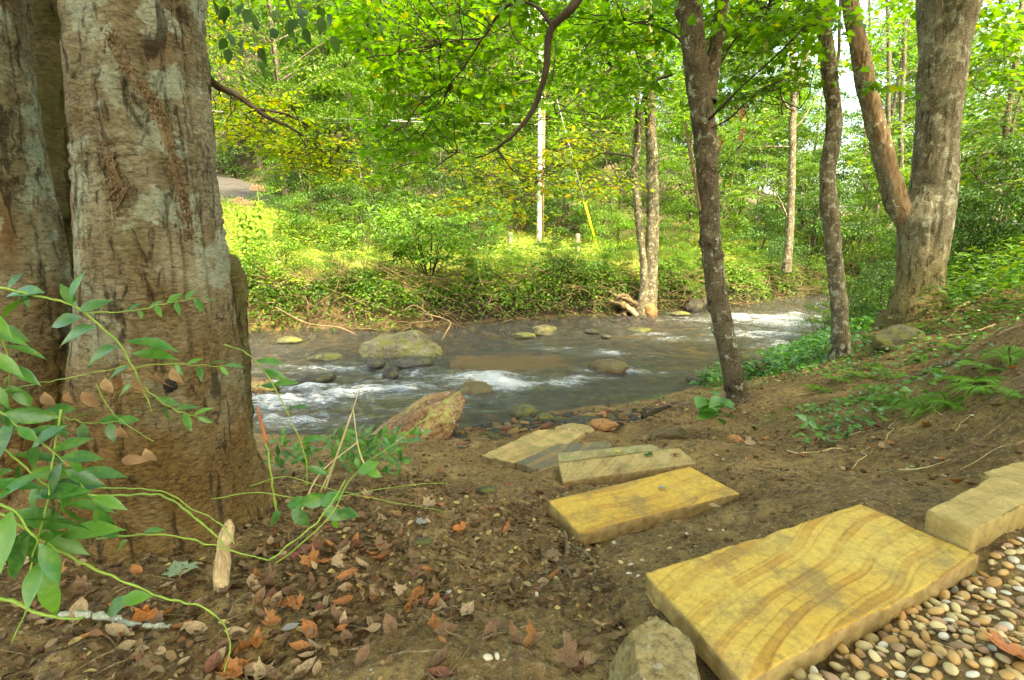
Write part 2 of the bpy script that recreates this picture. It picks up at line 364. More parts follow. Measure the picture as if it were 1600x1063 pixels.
FAR = np.array([(-20, 11.5, -.7), (-9, 10.6, -.85), (-4.8, 10.6, -.95), (-2, 11, -1.0), (1, 12, -1.05), (4, 13.3, -1.1), (8, 16, -1.1), (14, 20.5, -1.0), (30, 30, -.8),
                (-9, 15, -.35), (-9, 19, .5), (-12.5, 22.0, 1.2), (-10, 26, 2.4), (-17, 24.5, 1.9), (-20, 20, 1.3), (-24, 26, 2.2),
                (-4, 15, -.75), (-4, 20, -.15), (-5, 25, .9), (0, 16, -.85), (0, 21, -.72), (3, 21, -.72), (0, 25, .0), (4, 25, -.3), (8, 22, -.7), (10, 25, -.4), (16, 26, -.4), (30, 36, 0),
                (-12, 34, 5.5), (0, 34, 4.5), (10, 34, 2.3), (20, 36, 1.0), (-20, 45, 13), (0, 45, 11), (15, 48, 6), (30, 50, 1.5), (-30, 60, 24), (0, 60, 21), (20, 62, 9), (40, 60, 2), (-40, 30, 6), (-40, 12, 1),
                (0, 90, 36), (40, 90, 6), (-40, 90, 38), (60, 50, 2)], float)
def tps_fit(P):
    n = len(P); d = np.linalg.norm(P[:, None, :2]-P[None, :, :2], axis=2); K = d*d*np.log(d+1e-9)+np.eye(n)*.002
    A = np.zeros((n+3, n+3)); A[:n, :n] = K; A[:n, n] = 1; A[:n, n+1:] = P[:, :2]; A[n:, :n] = A[:n, n:].T
    return np.linalg.solve(A, np.concatenate([P[:, 2], [0, 0, 0]]))
cN, cF = tps_fit(NEAR), tps_fit(FAR)
def tps(P, c, x, y):
    o = np.zeros(len(x)); n = len(P)
    for s in range(0, len(x), 40000):
        X = x[s:s+40000, None]; Y = y[s:s+40000, None]; d2 = (X-P[None, :, 0])**2+(Y-P[None, :, 1])**2
        o[s:s+40000] = (.5*d2*np.log(d2+1e-12))@c[:n]+c[n]+c[n+1]*X[:, 0]+c[n+2]*Y[:, 0]
    return o
def bankoff(x): return .22*vn(np.stack([x*.9, x*0, x*0], 1), 5)+.12*vn(np.stack([x*2.7, x*0, x*0], 1), 6)
def ground_base(x, y):
    x = np.atleast_1d(np.asarray(x, float)); y = np.atleast_1d(np.asarray(y, float))
    a = yn(x); b = yf(x)+bankoff(x)
    zN = tps(NEAR, cN, x, np.minimum(y, a+.9)); zN = np.where(y < a, np.maximum(zN, WL+.0+(a-y)*.03), zN)
    zF = tps(FAR, cF, x, np.maximum(y, b))
    bed = WL-.24+.05*vn(np.stack([x*1.3, y*1.3, x*0], 1), 3)
    u = y-a; s = np.maximum(smooth((u+.1)/1.0), 0)
    z = zN*(1-s)+np.minimum(bed, zN+0)*s
    f = y-b; s2 = smooth((f+.15)/.85)
    z = np.where(f > -.15, bed*(1-s2)+zF*s2, z)
    return z
_gb0 = ground_base
ROADP = resample(np.array([(-46, 50, 8.5), (-30, 41, 5.9), (-21.5, 34.5, 4.2), (-17, 30, 3.15), (-14.3, 26.6, 2.25), (-12.2, 23.6, 1.5), (-9.5, 22.2, 1.0), (-6, 22.6, .6), (-1, 23.6, .2), (3, 24, -.1), (8, 24.3, -.38), (16, 27, -.3), (34, 37, .2)]), 160)
CARVE = []                                            # (polygon corners, top z): the bed dug for each laid stone
for pts, z in (([(1165, 1068), (1530, 868), (1345, 787), (1008, 896)], -.845), ([(907, 832), (1155, 771), (1078, 729), (856, 783)], -1.05), ([(880, 752), (1088, 724), (1062, 700), (873, 724)], -1.19),
               ([(873, 722), (1035, 703), (1018, 694), (871, 708)], -1.235), ([(802, 724), (888, 693), (915, 675), (842, 671), (752, 712)], -1.42), ([(842, 738), (872, 735), (872, 712), (955, 700), (952, 690), (870, 694), (808, 722)], -1.40),
               ([(1520, 829), (1650, 768), (1600, 742), (1547, 746), (1449, 797)], -.79), ([(1560, 752), (1690, 752), (1680, 722), (1590, 720), (1530, 738)], -.795)):
    CARVE.append((np.array([ray(a, b)[:2]*(z/ray(a, b)[2]) for a, b in pts]), z))
def polydist(x, y, C):
    inside = np.zeros(len(x), bool); d = np.full(len(x), 1e9); n = len(C)
    for i in range(n):
        a, b = C[i], C[(i+1) % n]; e = b-a; w_ = np.stack([x-a[0], y-a[1]], 1); tt = np.clip(w_@e/(e@e), 0, 1)
        d = np.minimum(d, np.linalg.norm(w_-tt[:, None]*e, axis=1))
        c_ = ((a[1] > y) != (b[1] > y)) & (x < (b[0]-a[0])*(y-a[1])/(b[1]-a[1]+1e-12)+a[0]); inside ^= c_
    return np.where(inside, -d, d)
def roaddist(x, y):
    d = np.zeros(len(x)); rz = np.zeros(len(x))
    for s in range(0, len(x), 20000):
        q = (x[s:s+20000, None]-ROADP[None, :, 0])**2+(y[s:s+20000, None]-ROADP[None, :, 1])**2; k = q.argmin(1); d[s:s+20000] = np.sqrt(q[np.arange(len(k)), k]); rz[s:s+20000] = (ROADP[:, 2][None]*np.exp(-(q-q.min(1, keepdims=True))/.5)).sum(1)/np.exp(-(q-q.min(1, keepdims=True))/.5).sum(1)
    return d, rz
def ground_base(x, y):
    x = np.atleast_1d(np.asarray(x, float)); y = np.atleast_1d(np.asarray(y, float)); z = _gb0(x, y)
    for C, top in CARVE:
        d = polydist(x, y, C); t_ = .035 if top < -1.3 else .05
        z = np.where(d < .22, np.minimum(z, top-t_+np.clip(d-.01, 0, 1)*.55+.0*d), z)
        z = np.where(d < .10, np.maximum(z, top-.085-np.clip(d, 0, 1)*.5), z)
    m = (y > 14) & (y < 54)
    if m.any():
        d, rz = roaddist(x[m], y[m]); k = 1-smooth((d-2.0)/2.2); z[m] = z[m]*(1-k)+(rz-.03)*k
    return z
def soil(x, y, step):
    P = np.stack([x, y, x*0], 1)
    d = .030*vn(P*2.2, 11)+.020*fbm(P*7, 2, 12)*np.clip(1-step*6, 0, 1)+.013*fbm(P*21, 2, 14)*np.clip(1-step*15, 0, 1)+.009*np.abs(vn(P*42, 16))*np.clip(1-step*22, 0, 1)+.010*np.clip(vn(P*16, 18)-.25, 0, 1)*np.clip(1-step*12, 0, 1)
    return d
def gz(x, y):
    x = np.atleast_1d(np.asarray(x, float)); y = np.atleast_1d(np.asarray(y, float))
    return ground_base(x, y)+soil(x, y, np.full(len(x), .016))
def gp(px, py, lo=.6, hi=60):
    """first point of the ground on the line of sight through the photo's pixel"""
    r = ray(px, py); D = np.geomspace(lo, hi, 400); t = D/r[1]; P = r[None]*t[:, None]; g = ground_base(P[:, 0], P[:, 1])
    k = np.argmax(P[:, 2] < g); a, b = D[max(k-1, 0)], D[k]; D = np.linspace(a, b, 30); P = r[None]*(D/r[1])[:, None]
    g = ground_base(P[:, 0], P[:, 1]); k = np.argmax(P[:, 2] < g); p = P[k].copy(); p[2] = float(gz(p[0], p[1])[0]); return p
def grow(s0, g, end):
    o = [0]; s = s0
    while o[-1] < end: o.append(o[-1]+s); s *= g
    return np.array(o[1:])
xs = np.concatenate([-1.7-grow(.02, 1.03, 85)[::-1], np.arange(-1.7, 2.5, .018), 2.5+grow(.02, 1.03, 85)])
ys = np.concatenate([.25-grow(.06, 1.12, 30)[::-1], np.arange(.25, 3.2, .016), 3.2+grow(.018, 1.0125, 110)])
GX, GY = np.meshgrid(xs, ys); gx, gy = GX.ravel(), GY.ravel()
stp = np.maximum(np.gradient(xs)[None]*np.ones((len(ys), 1)), np.gradient(ys)[:, None]*np.ones((1, len(xs)))).ravel()
gZ = ground_base(gx, gy)+soil(gx, gy, stp)
def gridfaces(ny, nx):
    i = np.arange(ny-1)[:, None]*nx; j = np.arange(nx-1)[None]; a = i+j
    return np.stack([a, a+1, a+nx+1, a+nx], -1).reshape(-1, 4)
def wp0(px, py):
    r = ray(px, py); t_ = WL/r[2]; return r[0]*t_, r[1]*t_
t = NT('soil'); v = t.co(); sep = t.n('SeparateXYZ', {0: v}); X, Y, Z = sep.outputs
n1 = t.noise(v, 3.0, 6, .6); n2 = t.noise(v, 28, 6, .65); n3 = t.noise(v, 140, 3)
c = t.ramp(n1, [(.30, (.10, .058, .020)), (.5, (.20, .124, .043)), (.70, (.33, .22, .083))])
c = t.mix(t.ramp(n2, [(.38, .75), (.54, 0.)]), c, (.06, .038, .02)); c = t.mix(t.ramp(t.noise(t.co(loc=(4, 4, 4)), 60, 5, .7), [(.52, 0.), (.68, .7)]), c, (.36, .27, .15))
c = t.mix(t.ramp(n3, [(.60, 0.), (.72, .6)]), c, (.34, .26, .15))
vo = t.n('TexVoronoi', {'Vector': v, 'Scale': 55}); sp = t.ramp(vo.outputs['Distance'], [(.18, 1.), (.24, 0.)])
sel = t.ramp(t.n('SeparateColor', {0: vo.outputs['Color']}).outputs[0], [(.80, 0.), (.82, .8)])
c = t.mix(t.math('MULTIPLY', sp, sel), c, t.ramp(t.n('SeparateColor', {0: vo.outputs['Color']}).outputs[1], [(0, (.30, .15, .07)), (.5, (.42, .30, .16)), (1, (.55, .48, .36))]))
# wet cobbled creek bed below the waterline, green meadow and forest floor beyond
vb = t.n('TexVoronoi', {'Vector': v, 'Scale': 7.5, 'Randomness': 1}); cb = t.ramp(t.n('SeparateColor', {0: vb.outputs['Color']}).outputs[0], [(0, (.025, .024, .014)), (.35, (.065, .052, .024)), (.65, (.13, .095, .035)), (1, (.26, .18, .07))])
cb = t.mix(t.ramp(vb.outputs['Distance'], [(.3, 0.), (.75, .75)]), cb, (.05, .035, .02))
bx_, by_ = wp0(790, 545); dd_ = t.n('VectorMath', {0: t.n('VectorMath', {0: v, 1: (bx_, by_, WL-.2)}, operation='SUBTRACT').outputs[0], 1: (.50, 1.0, .5)}, operation='MULTIPLY').outputs[0]
am = t.ramp(t.math('MULTIPLY', t.math('ADD', t.n('VectorMath', {0: dd_}, operation='LENGTH').outputs['Value'], t.math('MULTIPLY', t.noise(v, 2.5, 4), .9)), .5), [(.44, .85), (.60, 0.)])
cb = t.mix(t.math('MAXIMUM', am, t.ramp(t.noise(v, .8, 3), [(.58, 0.), (.70, .5)])), cb, (.66, .40, .065))
c = t.mix(t.ramp(t.math('ADD', Z, 3.0), [(1.17, 0.)][:0] or [(0, 0.), (1, 0.)]), c, cb) if False else c
under = t.n('MapRange', {0: Z, 1: WL+.05, 2: WL-.03, 3: 0., 4: 1.}).outputs[0]
c = t.mix(under, c, cb)
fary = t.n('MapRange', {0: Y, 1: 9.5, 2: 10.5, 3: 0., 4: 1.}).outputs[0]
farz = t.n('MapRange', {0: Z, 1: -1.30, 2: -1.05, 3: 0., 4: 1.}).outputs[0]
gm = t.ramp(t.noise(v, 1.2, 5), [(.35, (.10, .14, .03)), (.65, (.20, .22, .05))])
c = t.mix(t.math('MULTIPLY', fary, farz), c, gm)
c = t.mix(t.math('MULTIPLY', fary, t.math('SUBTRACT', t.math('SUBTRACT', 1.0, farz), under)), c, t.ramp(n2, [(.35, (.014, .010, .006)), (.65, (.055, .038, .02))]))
ff = t.n('MapRange', {0: Y, 1: 23, 2: 26, 3: 0., 4: 1.}).outputs[0]
c = t.mix(ff, c, t.ramp(n1, [(.35, (.06, .055, .03)), (.65, (.13, .10, .05))]))
h = t.math('ADD', t.math('MULTIPLY', n2, 1.), t.math('MULTIPLY', n3, .5)); h = t.math('ADD', h, t.math('MULTIPLY', sp, .25))
rgh = t.n('MapRange', {0: under, 1: 0., 2: 1., 3: .92, 4: .45}).outputs[0]
MAT['soil'] = t.fin(t.pbr(c, rgh, t.bump(h, 1., .018), spec=.25))
tag(link('ground', mesh('ground', np.stack([gx, gy, gZ], 1), gridfaces(len(ys), len(xs)), MAT['soil'])), kind='structure')

# road climbing away on the far side, laid 4 mm and more over the slope
rp = ROADP; T_ = nrm(np.gradient(rp, axis=0)); Nn = np.stack([-T_[:, 1], T_[:, 0], T_[:, 0]*0], 1); cols = np.linspace(-1.75, 1.75, 9)
RV = (rp[:, None]+Nn[:, None]*cols[None, :, None]).reshape(-1, 3); RV[:, 2] = np.repeat(rp[:, 2], 9)+.05
tag(link('road', mesh('road', RV, gridfaces(160, 9)[:, ::-1], MAT['asphalt'])), kind='structure')

# ------------------------------------------------------------ water
wx = np.concatenate([-6-grow(.05, 1.05, 20)[::-1], np.arange(-6, 9, .038), 9+grow(.045, 1.04, 26)])
wy = np.concatenate([np.arange(3.2, 9.5, .026), 9.5+grow(.028, 1.012, 18)])
WXg, WYg = np.meshgrid(wx, wy); qx, qy = WXg.ravel(), WYg.ravel()
SPOTS = []                                            # white water and painted glitter: centre, radii, strength, all on the water plane
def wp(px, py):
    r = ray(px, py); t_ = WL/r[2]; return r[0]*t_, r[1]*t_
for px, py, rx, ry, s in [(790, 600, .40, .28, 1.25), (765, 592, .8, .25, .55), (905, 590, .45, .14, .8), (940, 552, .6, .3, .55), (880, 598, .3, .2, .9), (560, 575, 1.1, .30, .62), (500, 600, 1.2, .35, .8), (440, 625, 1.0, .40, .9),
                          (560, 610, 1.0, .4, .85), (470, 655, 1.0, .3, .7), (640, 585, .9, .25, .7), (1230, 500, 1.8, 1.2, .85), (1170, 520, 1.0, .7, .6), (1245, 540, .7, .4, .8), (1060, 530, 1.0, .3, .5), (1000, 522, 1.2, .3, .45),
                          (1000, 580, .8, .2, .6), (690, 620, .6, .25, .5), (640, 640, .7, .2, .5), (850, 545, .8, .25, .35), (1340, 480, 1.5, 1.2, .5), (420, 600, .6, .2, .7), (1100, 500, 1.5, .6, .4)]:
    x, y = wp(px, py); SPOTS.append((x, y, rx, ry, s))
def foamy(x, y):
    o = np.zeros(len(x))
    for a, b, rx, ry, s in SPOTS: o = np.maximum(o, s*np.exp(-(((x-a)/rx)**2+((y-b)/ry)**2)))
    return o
fo = foamy(qx, qy); P = np.stack([qx, qy, qx*0], 1)
calm = np.exp(-(((qx-wp(770, 560)[0])/1.2)**2+((qy-wp(770, 560)[1])/.9)**2))
wob = .5*vn(P*1.1, 40)
Pq = np.stack([qx+wob, qy*1.0+.35*qx*(qx > 3), qx*0], 1)
hgt = (.012+.045*fo)*(fbm(Pq*[2.2, 4.5, 1], 3, 21))+(.007+.030*fo)*fbm(Pq*[5.5, 12, 1], 3, 25)+.006*(1-.7*calm)*(1-np.abs(fbm(Pq*[3.5, 8, 1], 2, 30)))
for px, py, rx, ry, a in [(775, 588, .5, .22, .05), (950, 566, .35, .2, .05), (740, 600, .45, .2, .06), (900, 575, .5, .15, .03)]:
    x, y = wp(px, py); hgt = hgt+a*np.exp(-(((qx-x)/rx)**2+((qy-y)/ry)**2))
WV = np.stack([qx, qy, WL+hgt-.006], 1)
me = mesh('water', WV, gridfaces(len(wy), len(wx)))
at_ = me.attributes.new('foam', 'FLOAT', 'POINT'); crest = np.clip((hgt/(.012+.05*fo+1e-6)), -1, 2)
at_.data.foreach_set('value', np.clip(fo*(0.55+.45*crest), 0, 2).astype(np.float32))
t = NT('water'); v = t.co()
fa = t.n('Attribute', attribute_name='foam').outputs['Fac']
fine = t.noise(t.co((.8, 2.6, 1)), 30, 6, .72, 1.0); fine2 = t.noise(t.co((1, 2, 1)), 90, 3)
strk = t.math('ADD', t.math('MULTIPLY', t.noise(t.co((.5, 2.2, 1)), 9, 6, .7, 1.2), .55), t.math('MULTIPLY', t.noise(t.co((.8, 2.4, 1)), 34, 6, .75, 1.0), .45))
msk = t.math('ADD', t.math('MULTIPLY', t.math('MAXIMUM', fa, .16), .30), t.math('MULTIPLY', strk, .95)); msk = t.math('ADD', msk, t.math('MULTIPLY', fine2, .12))  # floored mask also paints white glints over the calmer water
foam_glint = t.math('MULTIPLY', t.ramp(msk, [(.62, 0.), (.71, .5), (.88, .85)]), t.ramp(fa, [(.0, .55), (.25, 1.)]))
hb = t.math('ADD', fine, t.math('MULTIPLY', fine2, .3)); nb = t.bump(hb, 1., .045)
fr = t.n('Fresnel', {'IOR': 1.36, 'Normal': nb}).outputs[0]
tr = t.n('BsdfTransparent', {0: (.84, .78, .52, 1)}).outputs[0]
murk = t.pbr((.095, .088, .048), .4, nb)
body = t.n('MixShader', {0: t.math('ADD', .16, t.math('MULTIPLY', t.math('MINIMUM', fa, 1.0), .25)), 1: tr, 2: murk}).outputs[0]
gl = t.n('BsdfGlossy', {'Color': (.97, .98, 1, 1), 'Roughness': .06, 'Normal': nb}).outputs[0]
s1 = t.n('MixShader', {0: t.math('MINIMUM', t.math('ADD', t.math('MULTIPLY', fr, 1.15), .03), 1.0), 1: body, 2: gl}).outputs[0]
foam = t.pbr((.80, .84, .86), .5, nb, spec=.5)  # white of the foam and of the painted glints
MAT['water'] = t.fin(t.n('MixShader', {0: foam_glint, 1: s1, 2: foam}).outputs[0]); me.materials.append(MAT['water'])
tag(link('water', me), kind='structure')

# ------------------------------------------------------------ rocks
def rock_mat(name, stops, moss=0., sc_=5, wet=.6, mcol=(.10, .115, .025), speck=None):
    t = NT(name); v = t.co(); n = t.noise(v, sc_, 7, .65, .4); c = t.ramp(n, stops)
    oi = t.n('ObjectInfo').outputs['Random']; c = t.mix(1.0, c, t.ramp(oi, [(0, .8), (1, 1.2)]), 'MULTIPLY')
    c = t.mix(t.ramp(t.noise(v, sc_*7, 7, .75), [(.38, .85), (.52, 0.)]), c, tuple(k*.4 for k in stops[0][1]))
    if speck: c = t.mix(t.ramp(t.noise(v, sc_*5, 5, .7), [(.58, 0.), (.64, .8)]), c, speck)
    if moss:
        g = t.n('NewGeometry'); nz = t.n('SeparateXYZ', {0: g.outputs['Normal']}).outputs[2]
        m = t.math('MULTIPLY', t.ramp(t.noise(v, sc_*1.4, 6, .65), [(.60-moss*.3, 0.), (.72-moss*.3, 1.)]), t.ramp(nz, [(.0, .3), (.5, 1.)]))
        c = t.mix(m, c, t.mix(t.noise(v, 40, 3), mcol, tuple(k*1.6 for k in mcol)))
    MAT[name] = t.fin(t.pbr(c, wet, t.bump(t.math('ADD', n, t.math('MULTIPLY', t.noise(v, sc_*10, 7, .7), .9)), 1., .03), spec=.35)); return MAT[name]
rock_mat('rock_boulder', [(.3, (.07, .055, .03)), (.5, (.20, .165, .095)), (.75, (.36, .31, .20))], .45, 4, .75, mcol=(.13, .13, .03))
rock_mat('rock_rust', [(.3, (.10, .050, .022)), (.48, (.22, .115, .045)), (.62, (.33, .21, .09)), (.8, (.22, .13, .055))], .18, 4, .6, (.30, .28, .08), (.42, .40, .32))
rock_mat('rock_moss', [(.3, (.07, .065, .03)), (.7, (.19, .17, .085))], .5, 6, .6, (.12, .125, .025))
rock_mat('rock_orange', [(.3, (.38, .17, .06)), (.7, (.56, .30, .12))], 0, 8, .6)
rock_mat('rock_dark', [(.3, (.045, .038, .028)), (.7, (.10, .09, .065))], .2, 6, .3)
rock_mat('rock_wetbrown', [(.3, (.10, .065, .03)), (.7, (.22, .15, .07))], .3, 6, .3, (.11, .11, .03))
rock_mat('rock_pale', [(.3, (.38, .27, .10)), (.7, (.50, .38, .17))], 0, 6, .85, speck=(.54, .46, .30))
rock_mat('stone_slate', [(.3, (.055, .055, .048)), (.7, (.12, .12, .105))], 0, 15, .45)
rock_mat('stone_tan', [(.3, (.26, .17, .08)), (.7, (.42, .30, .16))], 0, 15, .5)
rock_mat('stone_ochre', [(.3, (.42, .24, .07)), (.7, (.58, .38, .14))], 0, 15, .5)
rock_mat('stone_rust', [(.3, (.28, .11, .055)), (.7, (.42, .19, .10))], 0, 15, .5)
import bmesh
_ico = {}
def ico(sub):
    if sub not in _ico:
        bm = bmesh.new(); bmesh.ops.create_icosphere(bm, subdivisions=sub, radius=1); bm.verts.ensure_lookup_table()
        _ico[sub] = (np.array([v.co[:] for v in bm.verts]), np.array([[v.index for v in f.verts] for f in bm.faces])); bm.free()
    return _ico[sub]
def rock_V(seed, dims, sub=4, planes=10, rough=.10, cut=.72):
    g = np.random.default_rng(seed); V, F = ico(sub); V = V.copy(); D = V.copy()
    for k in range(planes):
        n = g.normal(size=3); n /= np.linalg.norm(n); h = cut+g.random()*.28; d = V@n; V -= np.clip(d-h, 0, None)[:, None]*n
    V += D*(rough*fbm(V*1.6+seed, 3, seed)+rough*.35*fbm(V*6+seed, 3, seed+9))[:, None]
    return V*np.array(dims)/2, F
def rock_mesh(name, seed, dims, mat, **k):
    V, F = rock_V(seed, dims, **k); return mesh(name, V, F, mat)
def rock(name, label, px, py, D, dims, rot, mat, seed, sink=.3, group=None, zbase=None, tilt=(0, 0), cat='rock', **k):
    """px,py = middle of the rock's foot"""
    p = at(px, py, D); o = link(name, rock_mesh(name, seed, dims, mat, **k), None); z = zbase if zbase is not None else float(gz(p[0], p[1])[0])
    o.location = (p[0], p[1], z+dims[2]*(.5-sink)); o.rotation_euler = (R_(tilt[0]), R_(tilt[1]), R_(rot)); return tag(o, label, cat, group)
def onw(px, py): x, y = wp(px, py); return px, py, y
# the big boulder: a hump leaning to the left with a steep dark right face
def boulder():
    x0, y0 = wp(625, 558); V, F = ico(6); V = V.copy(); D = V.copy(); g = np.random.default_rng(3)
    for n, h in (((.15, -.75, .65), .66), ((.72, .1, .68), .62), ((-.55, 0, .83), .62), ((.9, -.4, .1), .8), ((-.8, -.5, .3), .85), ((.25, -.95, .1), .78)):
        n = np.array(n); n = n/np.linalg.norm(n); V -= np.clip(V@n-h, 0, None)[:, None]*n*.92
    for k in range(14):
        n = rdir(1, g)[0]; n[2] = abs(n[2]); V -= np.clip(V@n-(.72+.2*g.random()), 0, None)[:, None]*n*.8
    V += D*(.07*fbm(V*2.2, 4, 3)+.05*np.abs(fbm(V*5, 3, 8)))[:, None]
    V = V*np.array([.76, .52, .41]); V[:, 0] += .10*V[:, 2]
    o = link('boulder', mesh('boulder', V, F, MAT['rock_boulder'])); o.location = (x0+.02, y0+.35, WL-.01); o.rotation_euler = (0, R_(6), R_(-8))
    tag(o, 'big mossy grey boulder humped out of the middle of the creek', 'boulder')
boulder()
def rustrock():
    V, F = ico(6); V = V.copy(); D = V.copy(); g = np.random.default_rng(5)
    for n, h in (((.2, -.8, .55), .50), ((-.25, .2, .95), .50), ((.95, -.1, .25), .72), ((.8, -.3, -.5), .62), ((-.9, -.2, .3), .8), ((.55, .1, .85), .64)):
        n = np.array(n); n = n/np.linalg.norm(n); V -= np.clip(V@n-h, 0, None)[:, None]*n*.95
    V += D*(.06*fbm(V*2.5, 4, 13)+.05*np.abs(fbm(V*6, 3, 18)))[:, None]
    V = V*np.array([.53, .34, .24]); p = at(655, 690, 4.0)
    o = link('rust_rock', mesh('rust_rock', V, F, MAT['rock_rust'])); o.location = (p[0], 4.0, -1.55); o.rotation_euler = (R_(4), R_(-24), R_(18))
    tag(o, 'rusty red and tan angular rock tilted up at the near water edge', 'rock')
rustrock()
rock('river_rock', 'low flat mossy rock just left of the big boulder in the creek', *onw(508, 560), (.52, .3, .14), 10, MAT['rock_moss'], 21, .45, zbase=WL)
rock('river_rock', 'dark wedge of rock against the right foot of the big boulder', *onw(648, 571), (.55, .32, .2), 20, MAT['rock_dark'], 22, .35, zbase=WL)
rock('river_rock', 'small dark rock jutting from the white water below the big boulder', *onw(612, 588), (.22, .2, .2), 0, MAT['rock_dark'], 23, .35, zbase=WL)
rock('river_rock', 'small wet rock touching the near foot of the big boulder', *onw(588, 572), (.26, .22, .16), 0, MAT['rock_dark'], 24, .3, zbase=WL)
rock('river_rock', 'long dark slab of rock poking through the left riffle', *onw(492, 597), (.60, .16, .14), 38, MAT['rock_dark'], 25, .35, zbase=WL)
rock('river_rock', 'brown rounded rock glistening in midstream right of the foam', *onw(955, 578), (.62, .42, .26), -12, MAT['rock_wetbrown'], 26, .42, zbase=WL)
rock('river_rock', 'submerged smooth rock under the white foam in midstream', *onw(745, 605), (.72, .5, .26), -5, MAT['rock_wetbrown'], 27, .74, zbase=WL)
rock('river_rock', 'mossy pale lumpy rock in the creek nearer the far bank', *onw(850, 522), (.52, .4, .26), 8, MAT['rock_boulder'], 28, .3, zbase=WL)
rock('river_rock', 'low green mossy stone left of the pale lumpy rock', *onw(818, 527), (.48, .32, .14), -5, MAT['rock_moss'], 29, .35, zbase=WL)
rock('river_rock', 'small dark stone breaking the surface upstream of the brown rock', *onw(925, 521), (.3, .2, .12), 0, MAT['rock_dark'], 30, .3, zbase=WL)
rock('river_rock', 'tiny dark stone above water right of the upstream dark stone', *onw(947, 528), (.2, .16, .1), 0, MAT['rock_dark'], 31, .3, zbase=WL)
rock('river_rock', 'mossy flat stone in water just below the driftwood stump', *onw(1000, 518), (.5, .3, .12), -15, MAT['rock_moss'], 32, .4, zbase=WL)
rock('river_rock', 'dark square rock under the far bank right of the twin trunks', *onw(1084, 487), (.5, .4, .42), 5, MAT['rock_dark'], 33, .3, zbase=WL)
rock('river_rock', 'dark rock beside the square one under the far bank', *onw(1103, 481), (.42, .4, .36), 0, MAT['rock_dark'], 34, .3, zbase=WL)
rock('river_rock', 'flat mossy stone lying at the foot of the far bank', *onw(1062, 492), (.5, .3, .12), 0, MAT['rock_moss'], 35, .3, zbase=WL)
rock('river_rock', 'flat mossy rock at far left under the far bank', *onw(452, 535), (.45, .3, .14), 0, MAT['rock_moss'], 36, .3, zbase=WL)
rock('river_rock', 'reddish wet rock jutting out behind the left tree', *onw(398, 607), (.62, .3, .22), -15, MAT['rock_rust'], 37, .4, zbase=WL)
rock('river_rock', 'round dark stone low in the water under the knobby tree', *onw(1092, 595), (.3, .22, .1), 0, MAT['rock_dark'], 38, .4, zbase=WL)
rock('bank_rock', 'green mossy block at the water edge left of the pebbles', *onw(818, 652), (.30, .24, .17), 8, MAT['rock_moss'], 41, .25, zbase=WL, planes=14)
rock('bank_rock', 'dark green slab of rock between cobbles and orange stone', 912, 672, 4.25, (.34, .2, .12), 4, MAT['rock_dark'], 42, .2, planes=14)
rock('bank_rock', 'orange rounded rock beside the dark green one at the shore', 940, 679, 4.05, (.27, .18, .10), 2, MAT['rock_orange'], 43, .2)
rock('bank_rock', 'small rounded orange stone lying among the dark cobbles', 940, 655, 4.6, (.13, .10, .08), 0, MAT['rock_orange'], 44, .2)
rock('bank_rock', 'tan boulder stone half buried above the flat green slab', 895, 684, 3.85, (.34, .22, .09), 10, MAT['rock_pale'], 45, .35)
rock('bank_rock', 'grey half buried stone left of the leafy seedling', 1045, 690, 3.35, (.34, .14, .10), 22, MAT['rock_wetbrown'], 46, .35)
rock('bank_rock', 'small tan angular stone on bare soil below the knobby tree', 1148, 697, 3.0, (.105, .075, .075), -30, MAT['rock_orange'], 47, .25, planes=16)
rock('bank_rock', 'mossy stone beside the green block at the shore', 852, 660, 4.55, (.16, .16, .14), 0, MAT['rock_moss'], 48, .3)
rock('bank_rock', 'smooth olive stone lying on soil left of the ochre steps', 761, 792, 2.05, (.095, .055, .03), 3, MAT['rock_moss'], 49, .3, planes=2)
rock('bank_rock', 'brown smooth stone at the left corner of the banded step', 862, 858, 1.56, (.075, .045, .035), 25, MAT['stone_tan'], 50, .25, planes=2)
rock('bank_rock', 'pale flat mossy stone by the leaf litter left of centre', 655, 852, 1.62, (.10, .055, .02), 5, MAT['rock_moss'], 51, .3)
rock('moss_mound', 'bright green moss mound on the bank right of the knobby tree', 1175, 585, 5.9, (.5, .45, .35), 0, MAT['rock_moss'], 52, .3, cat='moss mound', rough=.14)
rock('moss_mound', 'dark green mossy root mound under the forked tree', 1405, 530, 4.9, (.62, .4, .30), 20, MAT['rock_moss'], 53, .4, cat='moss mound', rough=.14)
def blockrock():
    V, F = ico(6); V = V.copy(); D = V.copy()
    for n, h in (((0, 0, 1), .62), ((0, -1, .25), .75), ((1, -.1, .25), .78), ((-1, 0, .45), .68), ((.5, .8, .3), .8), ((-.5, .85, .3), .72), ((-.7, -.7, .3), .86)):
        n = np.array(n); n = n/np.linalg.norm(n); V -= np.clip(V@n-h, 0, None)[:, None]*n*.96
    V += D*(.035*fbm(V*3, 4, 23)+.012*fbm(V*14, 3, 28))[:, None]
    V = V*np.array([.105, .13, .11]); p = at(1028, 1040, .90)
    o = link('edging_rock', mesh('edging_rock', V, F, MAT['rock_pale'])); o.location = (p[0], p[1], -.895); o.rotation_euler = (0, 0, R_(-6)); tag(o, 'pale tan block of rock against the front corner of the largest step', 'rock')
blockrock()

